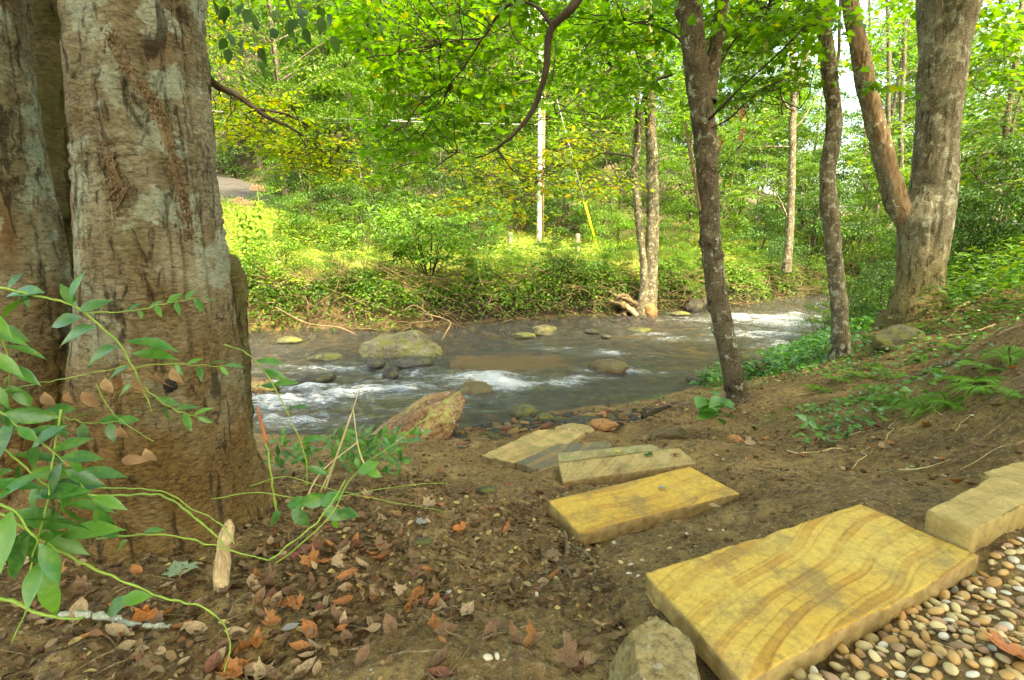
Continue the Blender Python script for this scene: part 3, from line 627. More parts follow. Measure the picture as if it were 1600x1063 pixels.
# ------------------------------------------------------------ stone steps
def slab_mat(name, base, mid, band, scale, ang, dist=3., stain=.5, moss=0.):
    t = NT(name); v0 = t.co(); vr = t.n('VectorRotate', {'Vector': t.n('VectorMath', {0: v0, 1: t.n('VectorMath', {0: t.n('TexNoise', {'Vector': v0, 'Scale': 1.6, 'Detail': 1.5}).outputs[1], 1: (.26, .26, 0)}, operation='MULTIPLY').outputs[0]}, operation='ADD').outputs[0], 'Angle': R_(ang)}, rotation_type='Z_AXIS').outputs[0]
    wv = t.n('TexWave', {'Vector': vr, 'Scale': scale, 'Distortion': dist, 'Detail': 2.5, 'Detail Scale': .7, 'Detail Roughness': .55}, bands_direction='X', wave_profile='SIN').outputs['Fac']
    wv2 = t.n('TexWave', {'Vector': vr, 'Scale': scale*1.7, 'Distortion': dist*1.3, 'Detail': 2, 'Detail Scale': .5}, bands_direction='X', wave_profile='SAW').outputs['Fac']
    c = t.mix(t.ramp(t.noise(v0, 2.6, 4), [(.3, 0.), (.7, 1.)]), base, mid)
    msk = t.ramp(t.noise(v0, 2.6, 4), [(.36, .15), (.52, 1.)])
    c = t.mix(t.math('MULTIPLY', t.ramp(wv, [(.74, 0.), (.86, .75), (1, .5)]), msk), c, band)
    c = t.mix(t.math('MULTIPLY', t.ramp(wv2, [(.82, 0.), (.95, .6), (1, 0.)]), msk), c, tuple(k*.8 for k in band))
    c = t.mix(t.ramp(t.noise(v0, 22, 6, .75), [(.56, 0.), (.70, stain+.15)]), c, (.12, .085, .035))
    c = t.mix(t.ramp(t.noise(v0, 8, 5), [(.55, 0.), (.72, .30)]), c, (.28, .22, .09))
    c = t.mix(t.ramp(t.noise(v0, 150, 2), [(.66, 0.), (.72, .7)]), c, (.10, .075, .04)); c = t.mix(t.ramp(t.noise(t.co(loc=(7, 2, 5)), 5, 8, .75), [(.50, 0.), (.60, .65), (.8, .45)]), c, (.20, .145, .065)); c = t.mix(1.0, c, t.ramp(t.noise(v0, 45, 6, .7), [(.3, .72), (.7, 1.18)]), 'MULTIPLY')
    if moss: c = t.mix(t.ramp(t.noise(v0, 9, 6, .7), [(.55-moss*.2, 0.), (.7-moss*.2, .75)]), c, (.17, .17, .06))
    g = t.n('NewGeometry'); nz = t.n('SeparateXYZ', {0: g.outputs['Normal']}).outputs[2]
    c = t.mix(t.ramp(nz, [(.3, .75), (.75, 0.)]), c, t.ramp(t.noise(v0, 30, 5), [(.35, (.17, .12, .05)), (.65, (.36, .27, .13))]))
    hh = t.math('ADD', t.noise(v0, 14, 5), t.math('MULTIPLY', t.noise(v0, 70, 6, .7), .6))
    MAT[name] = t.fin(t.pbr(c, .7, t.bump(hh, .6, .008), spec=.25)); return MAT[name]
slab_mat('slab_big', (.50, .37, .095), (.53, .31, .045), (.33, .145, .02), 3.6, -128, 1.5, .5)
slab_mat('slab_two', (.52, .35, .075), (.50, .28, .045), (.36, .18, .04), 2.2, -120, 4.5, .4)
slab_mat('slab_three', (.36, .29, .13), (.42, .27, .10), (.28, .16, .06), 2.6, 20, 3, .5, .15)
slab_mat('slab_green', (.30, .27, .14), (.36, .28, .13), (.22, .15, .07), 3, 10, 4, .6, .6)
slab_mat('slab_five', (.40, .30, .13), (.46, .30, .12), (.30, .17, .06), 2, 40, 4, .5, .5)
slab_mat('slab_dark', (.10, .095, .075), (.14, .12, .08), (.34, .20, .07), 2, 30, 6, .3, .1)
def slab(name, label, cor, thick, mat, seed, rag=.006, cat='stone slab', chip=.010):
    """cor: corners of the top face in world space, anticlockwise seen from above"""
    cor = np.array(cor, float); ctr = cor.mean(0); g = np.random.default_rng(seed); O = []
    for a, b in zip(cor, np.roll(cor, -1, 0)):
        n = max(3, int(np.linalg.norm(b-a)/.018)); tt = np.linspace(0, 1, n, endpoint=False)[:, None]; O.append(a+(b-a)*tt)
    O = np.vstack(O); out = nrm((O-ctr)*[1, 1, 0]); ins = rag*fbm(O*14, 3, seed)+rag*.7*fbm(O*45, 2, seed+3)
    m = len(O); rings = []
    up = np.cross(cor[1]-cor[0], cor[-1]-cor[0]); up /= np.linalg.norm(up); up = up if up[2] > 0 else -up
    for k in (0.0, .35, .7, .88, .96):
        rings.append(ctr+(O-ctr)*k+out*ins[:, None]*k)
    A = chip*(.35+.65*np.abs(fbm(O*20, 2, seed+7)))[:, None]
    rings += [O+out*ins[:, None]-out*A*.55, O+out*ins[:, None]-up*A*.5]
    for k in (.3, .6, .9, 1.0): rings.append(O+out*(ins+rag*1.3*fbm(O*[25, 25, 1]+k*9, 2, seed+5))[:, None]-up*thick*k)
    rings = rings[1:]; V = [ctr[None]]; Q = []; T = [[0, 1+j, 1+(j+1) % m] for j in range(m)]
    for i, r in enumerate(rings):
        r = r.copy()
        if i < 5: r[:, 2] += .0022*fbm(r*9, 3, seed+11)
        V.append(r)
        if i:
            a = 1+(i-1)*m; b = 1+i*m; Q += [[a+j, b+j, b+(j+1) % m, a+(j+1) % m] for j in range(m)]
    V = np.vstack(V); Q = np.array(Q); me = mesh(name, V, [np.array(T), Q], mat)
    o = link(name, me, None, ctr); return tag(o, label, cat)
def pz(px, py, z): r = ray(px, py); return r*(z/r[2])
def quad(pts, z): return [pz(a, b, z) for a, b in pts]
slab('stone_step', 'largest yellow banded sandstone step beside the pebbles', quad([(1165, 1068), (1530, 868), (1345, 787), (1008, 896)], -.845), .055, MAT['slab_big'], 1)
slab('stone_step', 'ochre sandstone step with swirled grain, second up from the creek path', quad([(907, 832), (1155, 771), (1078, 729), (856, 783)], -1.05), .058, MAT['slab_two'], 2, .003, chip=.005)
slab('stone_step', 'grey green sandstone step just below the ochre swirled step', quad([(880, 752), (1088, 724), (1062, 700), (873, 724)], -1.19), .05, MAT['slab_three'], 3, .004)
slab('stone_step', 'thin mossy strip of stone behind the grey green step', quad([(873, 722), (1035, 703), (1018, 694), (871, 708)], -1.235), .05, MAT['slab_green'], 4, .004)
slab('flat_stone', 'weathered tan and green slab lying nearest the water', quad([(802, 724), (846, 714), (888, 693), (915, 675), (842, 671), (796, 692), (752, 712)], -1.42), .05, MAT['slab_five'], 5, .009)
slab('flat_stone', 'dark slate with orange stains lying between green slab and steps', quad([(842, 738), (872, 735), (872, 712), (955, 700), (952, 690), (870, 694), (808, 722)], -1.40), .04, MAT['slab_dark'], 6, .010)
def curb(name, label, cor, thick, seed):
    o = slab(name, label, cor, thick, MAT['curb_stone'], seed, .006, 'edging block', .022); return o
t = NT('curb_stone'); v = t.co(); c = t.ramp(t.noise(v, 9, 7, .7), [(.3, (.22, .15, .05)), (.6, (.42, .31, .115)), (.8, (.52, .42, .19))]); c = t.mix(t.ramp(t.noise(v, 40, 5), [(.55, 0.), (.7, .6)]), c, (.26, .19, .09))
MAT['curb_stone'] = t.fin(t.pbr(c, .8, t.bump(t.math('ADD', t.noise(v, 18, 6), t.math('MULTIPLY', t.noise(v, 80, 4), .4)), .9, .012), spec=.2))
zc_ = -.79
curb('edging_block', 'pale rough cut edging block at the right end of the largest step', quad([(1520, 829), (1650, 768), (1600, 742), (1547, 746), (1449, 797)], zc_), .10, 11)
curb('edging_block', 'smaller pale edging block behind the first at the right edge', quad([(1560, 752), (1690, 752), (1680, 722), (1590, 720), (1530, 738)], zc_-.005), .09, 12)
# ------------------------------------------------------------ trees: trunks
def trunk_disp(seed, a1=.06, a2=.02, a3=.0, rad=.2, zs=.35):
    def f(P):
        Q = P*[1, 1, zs]
        return rad*(a1*fbm(Q/rad*.9, 2, seed)+a2*np.abs(fbm(Q/rad*5, 3, seed+5)))+(a3*fbm(P*[60, 60, 22], 3, seed+8) if a3 else 0)
    return f
def foot(path, flare=1.5, n=3, drop=.15):
    """widen the first metres of a trunk path into a root flare sunk in the ground"""
    p = [list(q) for q in path]; x, y, z, r = p[0]
    return [[x, y, z-drop, r*flare*1.1], [x, y, z+.03, r*flare]]+[[x+(p[1][0]-x)*.12, y+(p[1][1]-y)*.12, z+(p[1][2]-z)*.12, r*1.08]]+p[1:]
def ptr(px, py, D, w):                # a point on a trunk w pixels wide
    p = at(px, py, D); return [p[0], p[1], p[2], w/FPX*(p[1]*CP-p[2]*SP)/2/math.sqrt(1+((px-800)/FPX)**2)]

class Fol:                             # twigs and leaves of one tree's foliage
    def __init__(s, seed): s.g = np.random.default_rng(seed); s.t = MB(); s.P = []; s.D = []; s.U = []; s.S = []; s.np_ = 0
    def twig(s, a, b, r0, r1, n=6, sag=.05, wob=.06, seg=5):
        a, b = np.array(a, float), np.array(b, float); L = np.linalg.norm(b-a); tt = np.linspace(0, 1, n)[:, None]
        P = a+(b-a)*tt; P[:, 2] += sag*L*np.sin(tt[:, 0]*math.pi); J = s.g.normal(size=(n, 3))*wob*L; J[0] = J[-1] = 0; P = P+J*.5
        s.t.tube(np.hstack([P, (r0+(r1-r0)*tt)]), seg=seg, cap=False); return P
    def leaves(s, P, D, size, spacing, tilt=.35, dang=.2, pet=.4):
        """leaves in two ranks along a twig path"""
        Lc = np.concatenate([[0], np.cumsum(np.linalg.norm(np.diff(P, axis=0), axis=1))]); n = max(2, int(Lc[-1]/spacing)); q = np.sort(s.g.random(n))*Lc[-1]; q[-1] = Lc[-1]
        C = np.stack([np.interp(q, Lc, P[:, k]) for k in range(3)], 1); fwd = nrm(P[-1]-P[0]); side = nrm(np.cross(fwd, [0, 0, 1])+1e-6)
        sg = np.where(np.arange(n) % 2 == 0, 1, -1)[:, None]; d = fwd*s.g.uniform(.2, .9, (n, 1))+side*sg+s.g.normal(size=(n, 3))*.25; d[:, 2] -= dang; d[-1] = fwd
        u = np.array([0, 0, 1.])+s.g.normal(size=(n, 3))*tilt; d = nrm(d); sz = size*s.g.uniform(.65, 1.2, n)
        s.P.append(C+d*size*pet); s.D.append(d); s.U.append(u); s.S.append(sz)
    def spray(s, a, d, L, size, spacing=.05, nside=6, r=.005, tilt=.35, dang=.2, flat=.25):
        """one flat spray: a twig with side twigs, all carrying leaves"""
        d = nrm(np.array(d, float)); P = s.twig(a, np.array(a)+d*L, r, r*.3, 6, -.04, .05, 4)
        s.leaves(P[2:], d, size, spacing, tilt, dang)
        side = nrm(np.cross(d, [0, 0, 1.])+1e-6)
        for k in range(nside):
            f = (k+.7)/(nside+.5); c = P[0]+(P[-1]-P[0])*f; sg = 1 if k % 2 else -1
            dd = nrm(d*s.g.uniform(.5, 1)+side*sg*s.g.uniform(.6, 1.1)+np.array([0, 0, 1])*s.g.normal()*flat); l = L*(.62-.35*f)*s.g.uniform(.7, 1.2)
            Q = s.twig(c, c+dd*l, r*.5, r*.2, 4, -.04, .05, 3); s.leaves(Q, dd, size, spacing, tilt, dang)
    def build_leaves(s, name, tp, mat, parent):
        P, D, U, S = np.vstack(s.P), np.vstack(s.D), np.vstack(s.U), np.concatenate(s.S)
        return link(name, leafmesh(name, tp, P, D, U, S, mat), parent)

def blob_sprays(F, regions, limbpts, L=(.5, .9), size=.075, spacing=.05, r=.005, nside=6, tilt=.35):
    """regions: (px, py, rx, ry, D0, D1, n); a spray is hung near each random point and tied by a twig to the closest limb point"""
    limbpts = np.array(limbpts)
    for px, py, rx, ry, D0, D1, n in regions:
        for k in range(n):
            a = F.g.random()*2*math.pi; q = math.sqrt(F.g.random()); D = F.g.uniform(D0, D1); c = at(px+rx*q*math.cos(a), py+ry*q*math.sin(a), D)
            dd = np.linalg.norm(limbpts-c, axis=1); b = limbpts[np.argmin(dd)]; d = c-b; d[2] *= .3; d = nrm(d+F.g.normal(size=3)*[.5, .5, .12]); l = F.g.uniform(*L)
            s0 = c-d*l*.5
            if np.min(dd) < 3.5 and k % 2 == 0: F.twig(b, s0, r*1.3, r, 7, -.03, .07, 4)
            F.spray(s0, d, l, size, spacing, nside, r, tilt)
# -- forest trees in the mass: prototypes
def tree_proto(seed, H, Rc, base, nclump, nleaf, lsize, tp, lmat, bmat, lean=.04, multi=1, clr=.34, flat=.24, name='forest_tree', rt=None, nlimb=None):
    g = np.random.default_rng(seed); T = MB(); tops = []
    root = empty(name, (0, 0, 0))
    for m in range(multi):
        a = g.random()*6.28; ln = lean*(1+m*3); hx, hy = math.cos(a)*H*ln, math.sin(a)*H*ln; r0 = (rt or H*.011)*(1 if m == 0 else .7); o = .12*m
        z = np.linspace(0, 1, 9); P = np.stack([o*math.cos(a)+hx*z**1.3+.06*g.normal(size=9)*z*H*.08, o*math.sin(a)+hy*z**1.3+.06*g.normal(size=9)*z*H*.08, z*H*.93-.4, r0*(1-.85*z)+.008], 1)
        P[0, 3] *= 1.4; T.tube(P, n=22, seg=9, cap=False); tops.append(P)
    C = []
    for k in range(nclump):
        z = base+(H-base)*(k+g.random())/nclump; f = (z-base)/(H-base); env = Rc*math.sin(math.pi*min(1, (f*.82+.16)))**.7; a = g.random()*6.28; rr = env*math.sqrt(g.uniform(.12, 1)); t0 = tops[k % multi]
        ax = np.interp(z, t0[:, 2], t0[:, 0]); ay = np.interp(z, t0[:, 2], t0[:, 1]); C.append((ax+rr*math.cos(a), ay+rr*math.sin(a), z+.1*g.normal(), ax, ay, t0))
    nl = nlimb or nclump
    for k in g.permutation(nclump)[:nl]:
        x, y, z, ax, ay, t0 = C[k]; zb = max(base*.5, z-.45*math.hypot(x-ax, y-ay)-.3); bx = np.interp(zb, t0[:, 2], t0[:, 0]); by = np.interp(zb, t0[:, 2], t0[:, 1]); rb = max(.012, np.interp(zb, t0[:, 2], t0[:, 3])*.42)
        mid = [(bx+x)/2+.12*g.normal(), (by+y)/2+.12*g.normal(), (zb+z)/2+.18, rb*.6]; T.tube([[bx, by, zb, rb], mid, [x, y, z, rb*.2]], n=7, seg=5, cap=False)
    per = nleaf//nclump; A = np.array([c[:3] for c in C]); P = np.repeat(A, per, 0); n = len(P); q = rdir(n, g)*np.cbrt(g.random((n, 1))); cs = Rc*clr*g.uniform(.65, 1.35, (nclump, 1)).repeat(per, 0)
    tl = np.repeat(g.normal(size=(nclump, 2))*.25, per, 0); q = q*cs*[1, 1, flat]; q[:, 2] += tl[:, 0]*q[:, 0]+tl[:, 1]*q[:, 1]-.18*(q[:, 0]**2+q[:, 1]**2)/cs[:, 0]
    P = P+q; d = nrm(q*[1, 1, .4]+g.normal(size=(n, 3))*.35*cs); d[:, 2] -= .25; u = np.array([0, 0, 1.])+g.normal(size=(n, 3))*.42
    sz = lsize*g.uniform(.6, 1.25, n)
    link('trunk', T.mesh('trunk', MAT[bmat]), root, local=True); link('crown', leafmesh('crown', tp, P, d, u, sz, MAT[lmat]), root, local=True)
    return root
PR = {}
def proto(key, *a, **k): PR[key] = [tree_proto(*a, **k), 0]; return key
def place(key, x, y, s=1., rz=None, label='', cat='tree', group=None, z=None, sz=1.):
    r, n = PR[key]; z = float(ground_base(x, y)[0]) if z is None else z
    o = r if n == 0 else copy_tree(r); PR[key][1] += 1
    o.location = (x, y, z); o.rotation_euler = (0, 0, rng.random()*6.28 if rz is None else rz); o.scale = (s, s, s*sz)
    tag(o, label, cat, group); return o
proto('hillA', 101, 13, 3.4, 2.6, 46, 14000, .17, L_OVAL, 'leaf_hill', 'bark_far', name='hill_tree')
proto('hillB', 102, 15, 3.9, 3.4, 52, 15000, .18, L_OVAL, 'leaf_mid', 'bark_far', name='hill_tree')
proto('hillC', 103, 12, 3.0, 1.8, 44, 12000, .16, L_OVAL, 'leaf_hill', 'bark_far', multi=2, name='hill_tree')
proto('hillD', 104, 14, 3.6, 2.4, 48, 14000, .17, L_OVAL, 'leaf_bright', 'bark_far', name='hill_tree')
proto('young', 105, 6.5, 1.9, 1.0, 40, 11000, .095, L_OVAL, 'leaf_bright', 'bark_far', name='young_tree', clr=.36)
proto('youngB', 106, 6.0, 1.8, .8, 40, 11000, .10, L_OVAL, 'leaf_mid', 'bark_far', name='young_tree', multi=2, clr=.36)
proto('bushA', 107, 2.6, 1.5, .25, 26, 6500, .085, L_OVAL, 'leaf_mid', 'bark_far', name='shrub', multi=3, clr=.38, flat=.3)
proto('bushB', 108, 2.2, 1.4, .2, 24, 6000, .085, L_OVAL, 'leaf_bright', 'bark_far', name='shrub', multi=3, clr=.38, flat=.3)
proto('bushC', 109, 2.8, 1.6, .2, 28, 6500, .095, L_LONG, 'leaf_dark', 'bark_dark', name='shrub', multi=3, clr=.36, flat=.3)
proto('thin', 110, 15, 2.4, 4.5, 34, 7000, .13, L_OVAL, 'leaf_bright', 'bark_far', name='slender_tree', lean=.05)
proto('tall', 111, 12, 4.6, 4.0, 60, 24000, .15, L_OVAL, 'leaf_mid', 'bark_grey', name='canopy_tree')
def vis(x, y, z=0.): return proj((x, y, z))
def where(px):
    return ('far left of' if px < 560 else 'left of' if px < 790 else 'behind' if px < 890 else 'right of') + ' the utility pole'
# a stand of hillside trees
def stand():
    g = np.random.default_rng(5); pts = []; keys = ['hillA', 'hillB', 'hillC', 'hillD', 'hillA', 'hillC']; cols = {'hillA': 'deep green', 'hillB': 'mid green', 'hillC': 'double-stemmed', 'hillD': 'yellow green'}
    rows = [(27.5, 4.2, 'at the foot of the hill'), (32, 4.6, 'on the lower slope'), (38, 5.2, 'halfway up the slope'), (45, 6, 'high on the slope'), (54, 7, 'on the hill crest'), (64, 8, 'behind the hill crest')]
    for D, stp_, desc in rows:
        x = -D*.66
        while x < D*.80:
            xx, yy = x+g.normal()*.9, D+g.normal()*1.2; px = vis(xx, yy)[0]; key = keys[g.integers(6)]; s = g.uniform(.8, 1.15)
            if px > 1150: s *= .62 if D < 40 else .42
            if not (px > 1150 and g.random() < .15) and roaddist(np.array([xx]), np.array([yy]))[0][0] > 3.0:
                near_ = min([(abs(px-a), b) for a, b in ((335, 'the left tree trunk'), (430, 'the road bend'), (650, 'the meadow bush'), (838, 'the utility pole'), (1015, 'the twin trunks'), (1100, 'the knobby tree'), (1237, 'the slim far tree'), (1300, 'the second slim trunk'), (1430, 'the forked tree'), (1560, 'the right thicket'))])[1]
                side = 'just behind' if abs(px-dict((b, a) for a, b in ((335, 'the left tree trunk'), (430, 'the road bend'), (650, 'the meadow bush'), (838, 'the utility pole'), (1015, 'the twin trunks'), (1100, 'the knobby tree'), (1237, 'the slim far tree'), (1300, 'the second slim trunk'), (1430, 'the forked tree'), (1560, 'the right thicket')))[near_]) < 25 else 'beyond'
                place(key, xx, yy, s, label=f'{cols[key]} tree {desc}, {side} {near_}', group='trees on the wooded hillside')
            x += stp_*g.uniform(.85, 1.15)
stand()

for k_, x, y, s_, lab in (('hillB', -8.6, 20.2, .85, 'tall mid green tree shading the road bend'), ('hillC', -15.2, 32.5, .9, 'double-stemmed tree right above the road bend'), ('hillA', -19.5, 30, .85, 'deep green tree left above the road bend'), ('hillA', -12.5, 31.5, .85, 'deep green tree on the cut bank beyond the road'),
                          ('hillD', 18.5, 26, .75, 'yellow green tree in the gap left of the forked tree'), ('hillB', 22.5, 30, .8, 'mid green tree just behind the fork of the forked tree'), ('hillC', 16, 29, .8, 'double-stemmed tree between wavy trunk and fork'), ('hillD', 13.5, 31, .8, 'yellow green tree behind the wavy trunk'), ('hillA', 27, 33, .8, 'deep green tree right of the forked tree far back')):
    place(k_, x, y, s_, None, lab, 'tree')
# trees added behind the eye, out of view, to shade the near bank
for x, y, s_, lab in ((2.2, -3.6, 1.0, 'unseen leafy shade tree added uphill behind the stone path'), (6.2, -2.4, 1.0, 'unseen leafy shade tree added beyond the edging blocks'), (-2.2, -3.2, .95, 'unseen leafy shade tree added behind the large left tree'), (4.2, -6.2, 1.15, 'unseen leafy shade tree added farther uphill from the path')):
    place('tall', x, y, s_, None, lab, 'tree')
# ------------------------------------------------------------ the large left tree
def big_tree():
    b = at(215, 800, 1.66); root = empty('large_tree', (b[0], b[1], float(gz(b[0], b[1])[0])), 'huge lichen spotted twin-trunk tree filling the left edge', 'tree')
    def tk(path, seg, rings, seed, a1, a2, zs):
        path = np.array(path); f = trunk_disp(seed, a1, a2, .0022, .25, zs)
        # plates of bark: thin shelves across the stem, and long furrows
        def disp(P):
            d = f(P); pl = vn(P*[12, 12, 22], seed+20); d += .0028*np.clip(pl*3, -1, 1)*np.clip(vn(P*3, seed+3)*3, 0, 1)+.0035*np.clip(vn(P*[22, 22, 62], seed+21)*4, -1, 1)*np.clip(.4+vn(P*4, seed+22)*2, 0, 1)
            fu = np.abs(vn(P*[15, 15, 2.6], seed+31)); d -= .010*np.exp(-(fu/.09)**2)
            Bz = np.clip((-.35-P[:, 2])/.6, 0, 1); d += Bz*(.022*fbm(P*[6, 6, 2.2], 3, seed+41)-.015*np.exp(-(np.abs(vn(P*[5, 5, 1.6], seed+42))/.12)**2))
            return d
        return tube(path, rings, seg, disp, cap=False)
    D = 1.62; M = MB()
    P1 = [ptr(238, 905, 1.66, 640), ptr(240, 830, 1.66, 500), ptr(246, 760, 1.66, 384), ptr(252, 660, D, 300), ptr(252, 550, D, 262), ptr(246, 430, D, 244), ptr(238, 300, D, 236), ptr(228, 150, D, 230), ptr(218, 0, D, 232), ptr(206, -200, D, 236), ptr(194, -520, D, 230), ptr(176, -1100, D, 220), ptr(150, -2600, D, 170)]
    V, Q, T = tk(P1, 300, 620, 51, .05, .010, .5); link('trunk', mesh('trunk', V, Q, MAT['bark_big']), root)
    D2 = 1.72; P2 = [ptr(20, 900, D2, 420), ptr(22, 800, D2, 330), ptr(22, 700, D2, 262), ptr(16, 560, D2, 236), ptr(-2, 420, D2, 238), ptr(-32, 250, D2, 236), ptr(-64, 0, D2, 238), ptr(-60, -300, D2, 220), ptr(-150, -1200, D2, 190), ptr(-330, -2800, D2, 140)]
    V, Q, T = tk(P2, 260, 480, 57, .05, .010, .5); link('trunk', mesh('trunk', V, Q, MAT['bark_big']), root)
    D3 = 2.12; P3 = [ptr(110, 820, D3, 200), ptr(110, 600, D3, 130), ptr(108, 300, D3, 110), ptr(85, 0, D3, 100), ptr(60, -400, D3, 95), ptr(0, -1500, D3, 70)]
    V, Q, T = tk(P3, 90, 200, 63, .08, .02, .5); link('trunk', mesh('trunk', V, Q, MAT['bark_burl']), root)
    # burl and rotten stump at the right flank
    P4 = [ptr(352, 850, 1.80, 150), ptr(356, 780, 1.86, 105), ptr(350, 690, 1.9, 84), ptr(348, 600, 1.92, 80), ptr(350, 520, 1.92, 84), ptr(352, 450, 1.92, 80), ptr(345, 418, 1.92, 62), ptr(335, 402, 1.92, 20)]
    P4 = np.array(P4); g = trunk_disp(71, .22, .05, .004, .14, .6)
    V, Q, T = tube(P4, 170, 130, g, cap=True); o = link('burl', mesh('burl', V, [Q, T], MAT['bark_burl']), root); o['label'] = 'rotten burl with a rounded top on the right flank'
    # buttress roots
    R = MB()
    for a, D0, pts in ((0, 0, [(150, 770, 1.55, 90), (120, 830, 1.45, 70), (60, 860, 1.38, 44), (0, 880, 1.3, 20)]), (0, 0, [(320, 740, 1.62, 90), (365, 800, 1.66, 62), (410, 840, 1.7, 36), (450, 862, 1.72, 14)]), (0, 0, [(90, 700, 1.62, 80), (70, 790, 1.5, 66), (20, 840, 1.4, 44), (-60, 870, 1.3, 20)])):
        pp = []
        for (x_, y_, d_, w_) in pts: q = ptr(x_, y_, d_, w_); q[2] = min(q[2], float(ground_base(q[0], q[1])[0])+q[3]*(.15 if len(pp) else 4)); pp.append(q)
        R.tube(pp, n=60, seg=40, disp=trunk_disp(80+len(R.V), .18, .05, .003, .08, 1), cap=False)
    R.build('roots', MAT['bark_big'], root)
    # rough dead vines gripping the bark
    Vn = MB(); g = np.random.default_rng(4)
    def onbark(px, py, cx, hw, D_, off=0.):        # bulge toward the eye over the trunk's round face
        u = (px-cx)/hw; return at(px, py, D_-hw/FPX*D_*math.sqrt(max(0., 1-u*u))*.985-off)
    for pl in ([(112, 0), (122, 60), (133, 120), (140, 190), (152, 240), (165, 290), (180, 305)], [(170, 50), (188, 90), (222, 135), (245, 170), (262, 215), (275, 260), (285, 310), (295, 370)], [(200, 290), (172, 330), (150, 360), (146, 400), (152, 450), (158, 500)], [(185, 300), (170, 250), (160, 215)]):
        for k in range(6):
            jit = g.normal(size=2)*3.0; pp = []
            for (x_, y_) in pl:
                cx = np.interp(y_, [0, 150, 300, 430, 550], [212, 222, 232, 240, 247]); q = onbark(x_+jit[0]+g.normal()*3, y_+jit[1]+g.normal()*3, cx, 104, 1.62, .016); pp.append([*q, .0016+.002*g.random()])
            Vn.tube(pp, n=70, seg=5, disp=lambda P: .0024*fbm(P*90, 2, 3), cap=False)
        C_ = resample(np.array([[*onbark(x_, y_, np.interp(y_, [0, 150, 300, 430, 550], [212, 222, 232, 240, 247]), 104, 1.62, .018)] for x_, y_ in pl]), 200)
        for q in C_[g.integers(0, 200, 380)]:
            V_, F_ = ico(1); a_ = g.uniform(-.9, .9); s_ = g.uniform(.0015, .0052); V_ = V_*s_*[.7, .5, 1.5]*(1+.4*g.normal(size=(len(V_), 1))); Vn.add(V_@np.array([[math.cos(a_), 0, -math.sin(a_)], [0, 1, 0], [math.sin(a_), 0, math.cos(a_)]])+q+g.normal(size=3)*[.010, .003, .012], T=F_)
    MAT['vine'] = bark('vine', (.13, .085, .04), (.28, .20, .11), crack=(.04, .025, .012), scale=5); o = Vn.build('vine', MAT['vine'], root); o['label'] = 'crumbly orange brown dead vines on the bark'
    # black lump painting the shade inside a hole, and red wound
    for nm, px, py, w_, h_, m in (('hollow_shade', 268, 602, 9, 9, 'black'),):
        q = onbark(px, py, 246, 106, 1.62); V, F = ico(3); V = V*[w_/FPX*1.6, .012, h_/FPX*1.6]*(1+.3*vn(V*3, 5))[:, None]+q+[0, -.006, 0]
        o = link(nm, mesh(nm, V, F, MAT[m]), root)
    # branches above and to the right, their foliage hanging into view
    F = Fol(61); limb = []
    for pts, r0, r1 in (([(60, -900, 1.9), (250, -250, 2.6), (300, 60, 3.6), (330, 128, 4.2), (370, 148, 4.3), (412, 180, 4.3), (455, 200, 4.3), (500, 232, 4.4)], .05, .006), ([(400, 170, 4.3), (450, 180, 4.4), (500, 208, 4.5), (535, 225, 4.6)], .012, .004), ([(100, -1300, 1.8), (300, -500, 2.0), (420, -60, 2.2), (470, -20, 2.2)], .03, .005)):
        P = [[*at(a, b_, d_), r0+(r1-r0)*k/(len(pts)-1)] for k, (a, b_, d_) in enumerate(pts)]; F.t.tube(P, n=40, seg=8, disp=lambda Q_: .0015*fbm(Q_*25, 2, 4), cap=False); limb += [p[:3] for p in resample(np.array(P), 40) if p[2] > -1]
    L1 = [p for p in limb]
    blob_sprays(F, [(400, 160, 60, 30, 4.2, 4.9, 10), (450, 205, 60, 30, 4.2, 4.9, 14), (500, 240, 50, 30, 4.3, 5.0, 13), (360, 190, 40, 30, 4.2, 4.8, 7), (345, 60, 30, 45, 4, 5, 4), (540, 265, 20, 15, 4.3, 4.8, 3)], L1, (.3, .6), .055, .03, .0035, 6, .3)
    F.t.build('branch', MAT['bark_dark'], root)
    F.build_leaves('foliage', L_OVAL, MAT['leaf_yellow2'], root)['label'] = 'flat sprays of small yellow green leaves'
    F = Fol(62)
    for px, py, D_, ln in ((330, 8, 2.3, .18), (365, 10, 2.4, .26), (400, 5, 2.2, .18), (430, 12, 2.3, .22), (455, 5, 2.2, .16), (500, 40, 2.3, .14), (560, -10, 2.5, .2), (350, -20, 2.3, .2), (480, -15, 2.2, .2), (520, -20, 2.4, .2), (395, 75, 2.4, .16), (382, 32, 2.35, .1)):
        a = at(px, py-40, D_); P = F.twig(a, a+[F.g.normal()*.06, F.g.normal()*.06, -ln], .0022, .0009, 6, .02, .05, 4); F.leaves(P, P[-1]-P[0], .058, .035, .6, .6)
    F.t.build('branch', MAT['twig_brown'], root); F.build_leaves('foliage', L_BROAD, MAT['leaf_dark'], root)['label'] = 'dark larger leaves hanging at the top of the picture'
    # crown far overhead, which shades the near bank
    crown_over(root, [(-1.6, 1.7), (-.5, 2.5), (-3, 1)], 6.5, 11.5, 4.0, 50, 5000, 71)
